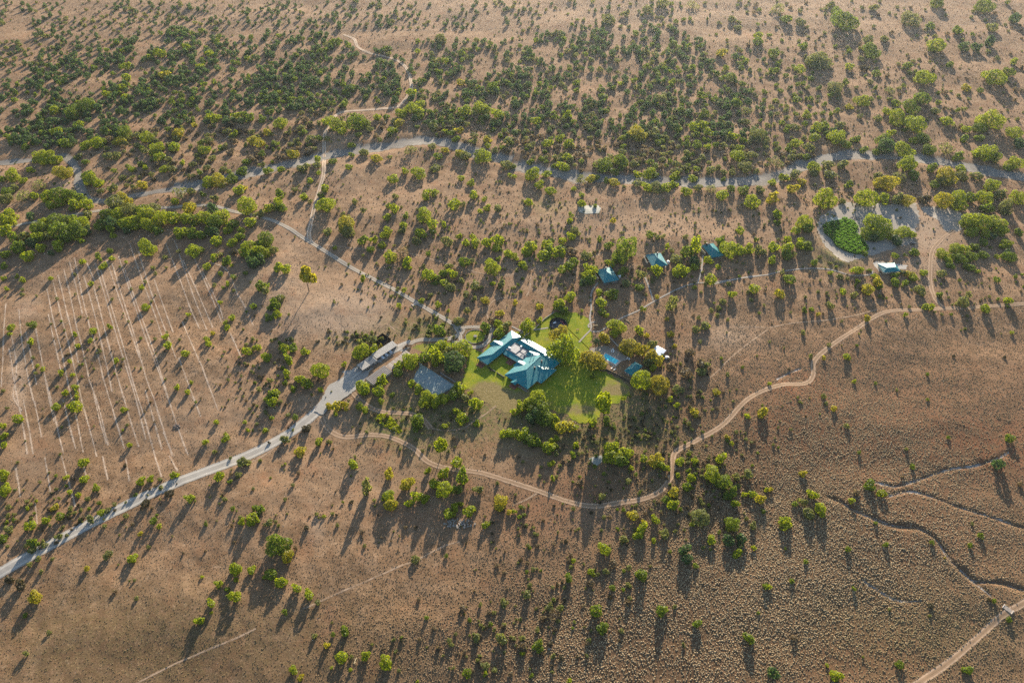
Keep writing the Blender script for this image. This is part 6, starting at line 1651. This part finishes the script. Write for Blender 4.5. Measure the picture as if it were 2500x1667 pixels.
def scrub(name, spacing, ylo, yhi, size, ntri, seed, label):
    rg = np.random.default_rng(seed)
    xs_max = 1250 / FPX * depth_at(1250, 0) * 1.12
    X, Y = np.meshgrid(np.arange(-xs_max, xs_max, spacing), np.arange(ylo, yhi, spacing))
    X = X.ravel() + rg.uniform(-.5, .5, X.size) * spacing; Y = Y.ravel() + rg.uniform(-.5, .5, Y.size) * spacing
    u, v = PX(X, Y)
    k = (u > -150) & (u < 2650) & (v > -30) & (v < 1740)
    X, Y, u, v = X[k], Y[k], u[k], v[k]
    # density: thick on the right and lower plain, thin on the bare field
    g = lambda x, y, rx, ry, s: s * np.exp(-(((u - x) / rx) ** 2 + ((v - y) / ry) ** 2))
    dens = 0.44 + g(2050, 1300, 620, 480, .85) + g(1400, 1600, 560, 230, .6) + g(1650, 1200, 300, 200, .2) + g(300, 1600, 420, 200, .12) + g(1500, 560, 300, 60, .2) + g(230, 800, 260, 220, .10) - g(850, 740, 160, 90, .22) - g(760, 1230, 200, 90, .16) - g(2200, 590, 200, 60, .3)
    clump = 0.5 + 0.5 * np.sin(X * .17 + 2.1 * np.sin(Y * .11)) * np.sin(Y * .21 + 1.7 * np.sin(X * .13))
    fine = 0.5 + 0.5 * np.sin(X * .043 + 1.3) * np.sin(Y * .037 + 2.0 * np.sin(X * .021))
    keep = rg.random(len(X)) < dens * (.62 + .5 * clump) * (.50 + .75 * fine)
    m, s = raster_mask()
    ii = np.clip(((v + 40) / s).astype(int), 0, m.shape[0] - 1); jj = np.clip(((u + 200) / s).astype(int), 0, m.shape[1] - 1)
    keep &= ~m[ii, jj]
    X, Y, u, v = X[keep], Y[keep], u[keep], v[keep]
    n = len(X)
    Z = H(X, Y) - 0.03
    sz = size * rg.uniform(.45, 1.3, n) ** 1.2 * (.60 + .42 * np.clip(g(2050, 1300, 640, 480, 1.) + g(1400, 1600, 560, 230, .7), 0, 1))
    # low lumpy domes: apex, five-cornered shoulder ring, five-cornered foot ring
    K = 5
    a = rg.uniform(0, 2 * pi, n)[:, None] + np.arange(K)[None] * 2 * pi / K + rg.uniform(-.35, .35, (n, K))
    hh = sz * rg.uniform(.34, .62, n)
    r1 = sz[:, None] * rg.uniform(.24, .52, (n, K)); r0 = sz[:, None] * rg.uniform(.30, .60, (n, K))
    V = np.empty((n, 2 * K + 1, 3))
    V[:, 0] = np.stack([X + rg.normal(size=n) * sz * .10, Y + rg.normal(size=n) * sz * .10, Z + hh], -1)
    V[:, 1:K + 1] = np.stack([X[:, None] + np.cos(a) * r1, Y[:, None] + np.sin(a) * r1, Z[:, None] + hh[:, None] * rg.uniform(.45, .95, (n, K))], -1)
    V[:, K + 1:] = np.stack([X[:, None] + np.cos(a) * r0, Y[:, None] + np.sin(a) * r0, np.repeat(Z[:, None], K, 1)], -1)
    f = []
    for i in range(K):
        j = (i + 1) % K
        f += [(0, 1 + i, 1 + j), (1 + i, K + 1 + i, K + 1 + j), (1 + i, K + 1 + j, 1 + j)]
    F = (np.array(f)[None] + (np.arange(n) * (2 * K + 1))[:, None, None]).reshape(-1, 3)
    me = np_mesh(name, V.reshape(-1, 3), F, 3, M_SCRUB)
    right = np.clip(g(2050, 1250, 560, 430, 1.1) + g(1500, 1620, 420, 200, .6), 0, 1)[keep] if False else None
    gu = lambda x, y, rx, ry, s_: s_ * np.exp(-(((u - x) / rx) ** 2 + ((v - y) / ry) ** 2))
    pale = np.clip(gu(2050, 1250, 560, 430, .95) + gu(1500, 1620, 420, 200, .6) + .15 + gu(1500, 550, 350, 60, .4), 0, 1) * rg.uniform(.6, 1.1, n)
    green = np.clip(gu(1480, 1060, 200, 90, .5) + gu(1000, 1030, 160, 70, .5) + gu(300, 1600, 420, 140, .45) + gu(880, 835, 80, 20, .7) + gu(1000, 800, 120, 30, .5) + gu(2250, 1560, 260, 110, .35), 0, 1) * rg.uniform(.3, 1.2, n)
    col = np.zeros((n, 2 * K + 1, 4), np.float32); col[..., 0] = pale[:, None]; col[..., 1] = green[:, None]; col[..., 2] = rg.random(n)[:, None]; col[..., 3] = 1
    at = me.attributes.new("tint", 'FLOAT_COLOR', 'POINT'); at.data.foreach_set("color", np.clip(col, 0, 1).ravel())
    o = link(bpy.data.objects.new(name, me))
    print(name, n)
    return tag(o, label, "scrub", kind='stuff')
def mat_scrub():
    b = NB("dwarf_scrub_twigs")
    nd = b.n("SeparateColor", 0, Color=b.attr("tint", 0)).node
    pale, green, rnd = nd.outputs[0], nd.outputs[1], nd.outputs[2]
    c = b.mix(rnd, (0.100, 0.068, 0.038), (0.230, 0.160, 0.092))
    c = b.mix(pale, c, (0.400, 0.300, 0.180))
    c = b.mix(b.math('MULTIPLY', green, 0.8), c, (0.125, 0.135, 0.035))
    d = b.n("BsdfDiffuse", 0, Color=c); t = b.n("BsdfTranslucent", 0, Color=c)
    return b.done(b.n("MixShader", 0, _0=0.15, _1=d, _2=t))
M_SCRUB = mat_scrub()
scrub("scrub_foliage", 0.82, 140, 520, 0.80, 6, 31, "low dry karoo scrub tufts carpeting the near plain")
scrub("scrub_foliage", 2.3, 520, 1110, 1.5, 5, 32, "low dry karoo scrub tufts carpeting the far plain")
# ------------------------------------------------------------------ morning haze: one even box of air round the whole place
def haze(density):
    b = NB("haze_air")
    v = b.t.nodes.new("ShaderNodeVolumePrincipled")
    v.inputs["Color"].default_value = (0.74, 0.86, 1.0, 1)
    v.inputs["Density"].default_value = density
    v.inputs["Anisotropy"].default_value = 0.75
    b.t.links.new(v.outputs[0], b.out.inputs["Volume"])
    m = MB(); m.box(-2000, 2000, -400, 2100, -8.0, 392.0)
    o = m.build("haze", b.m)
    return tag(o, "thin warm haze lying over the whole plain", "haze", kind='stuff')
haze(0.000025)
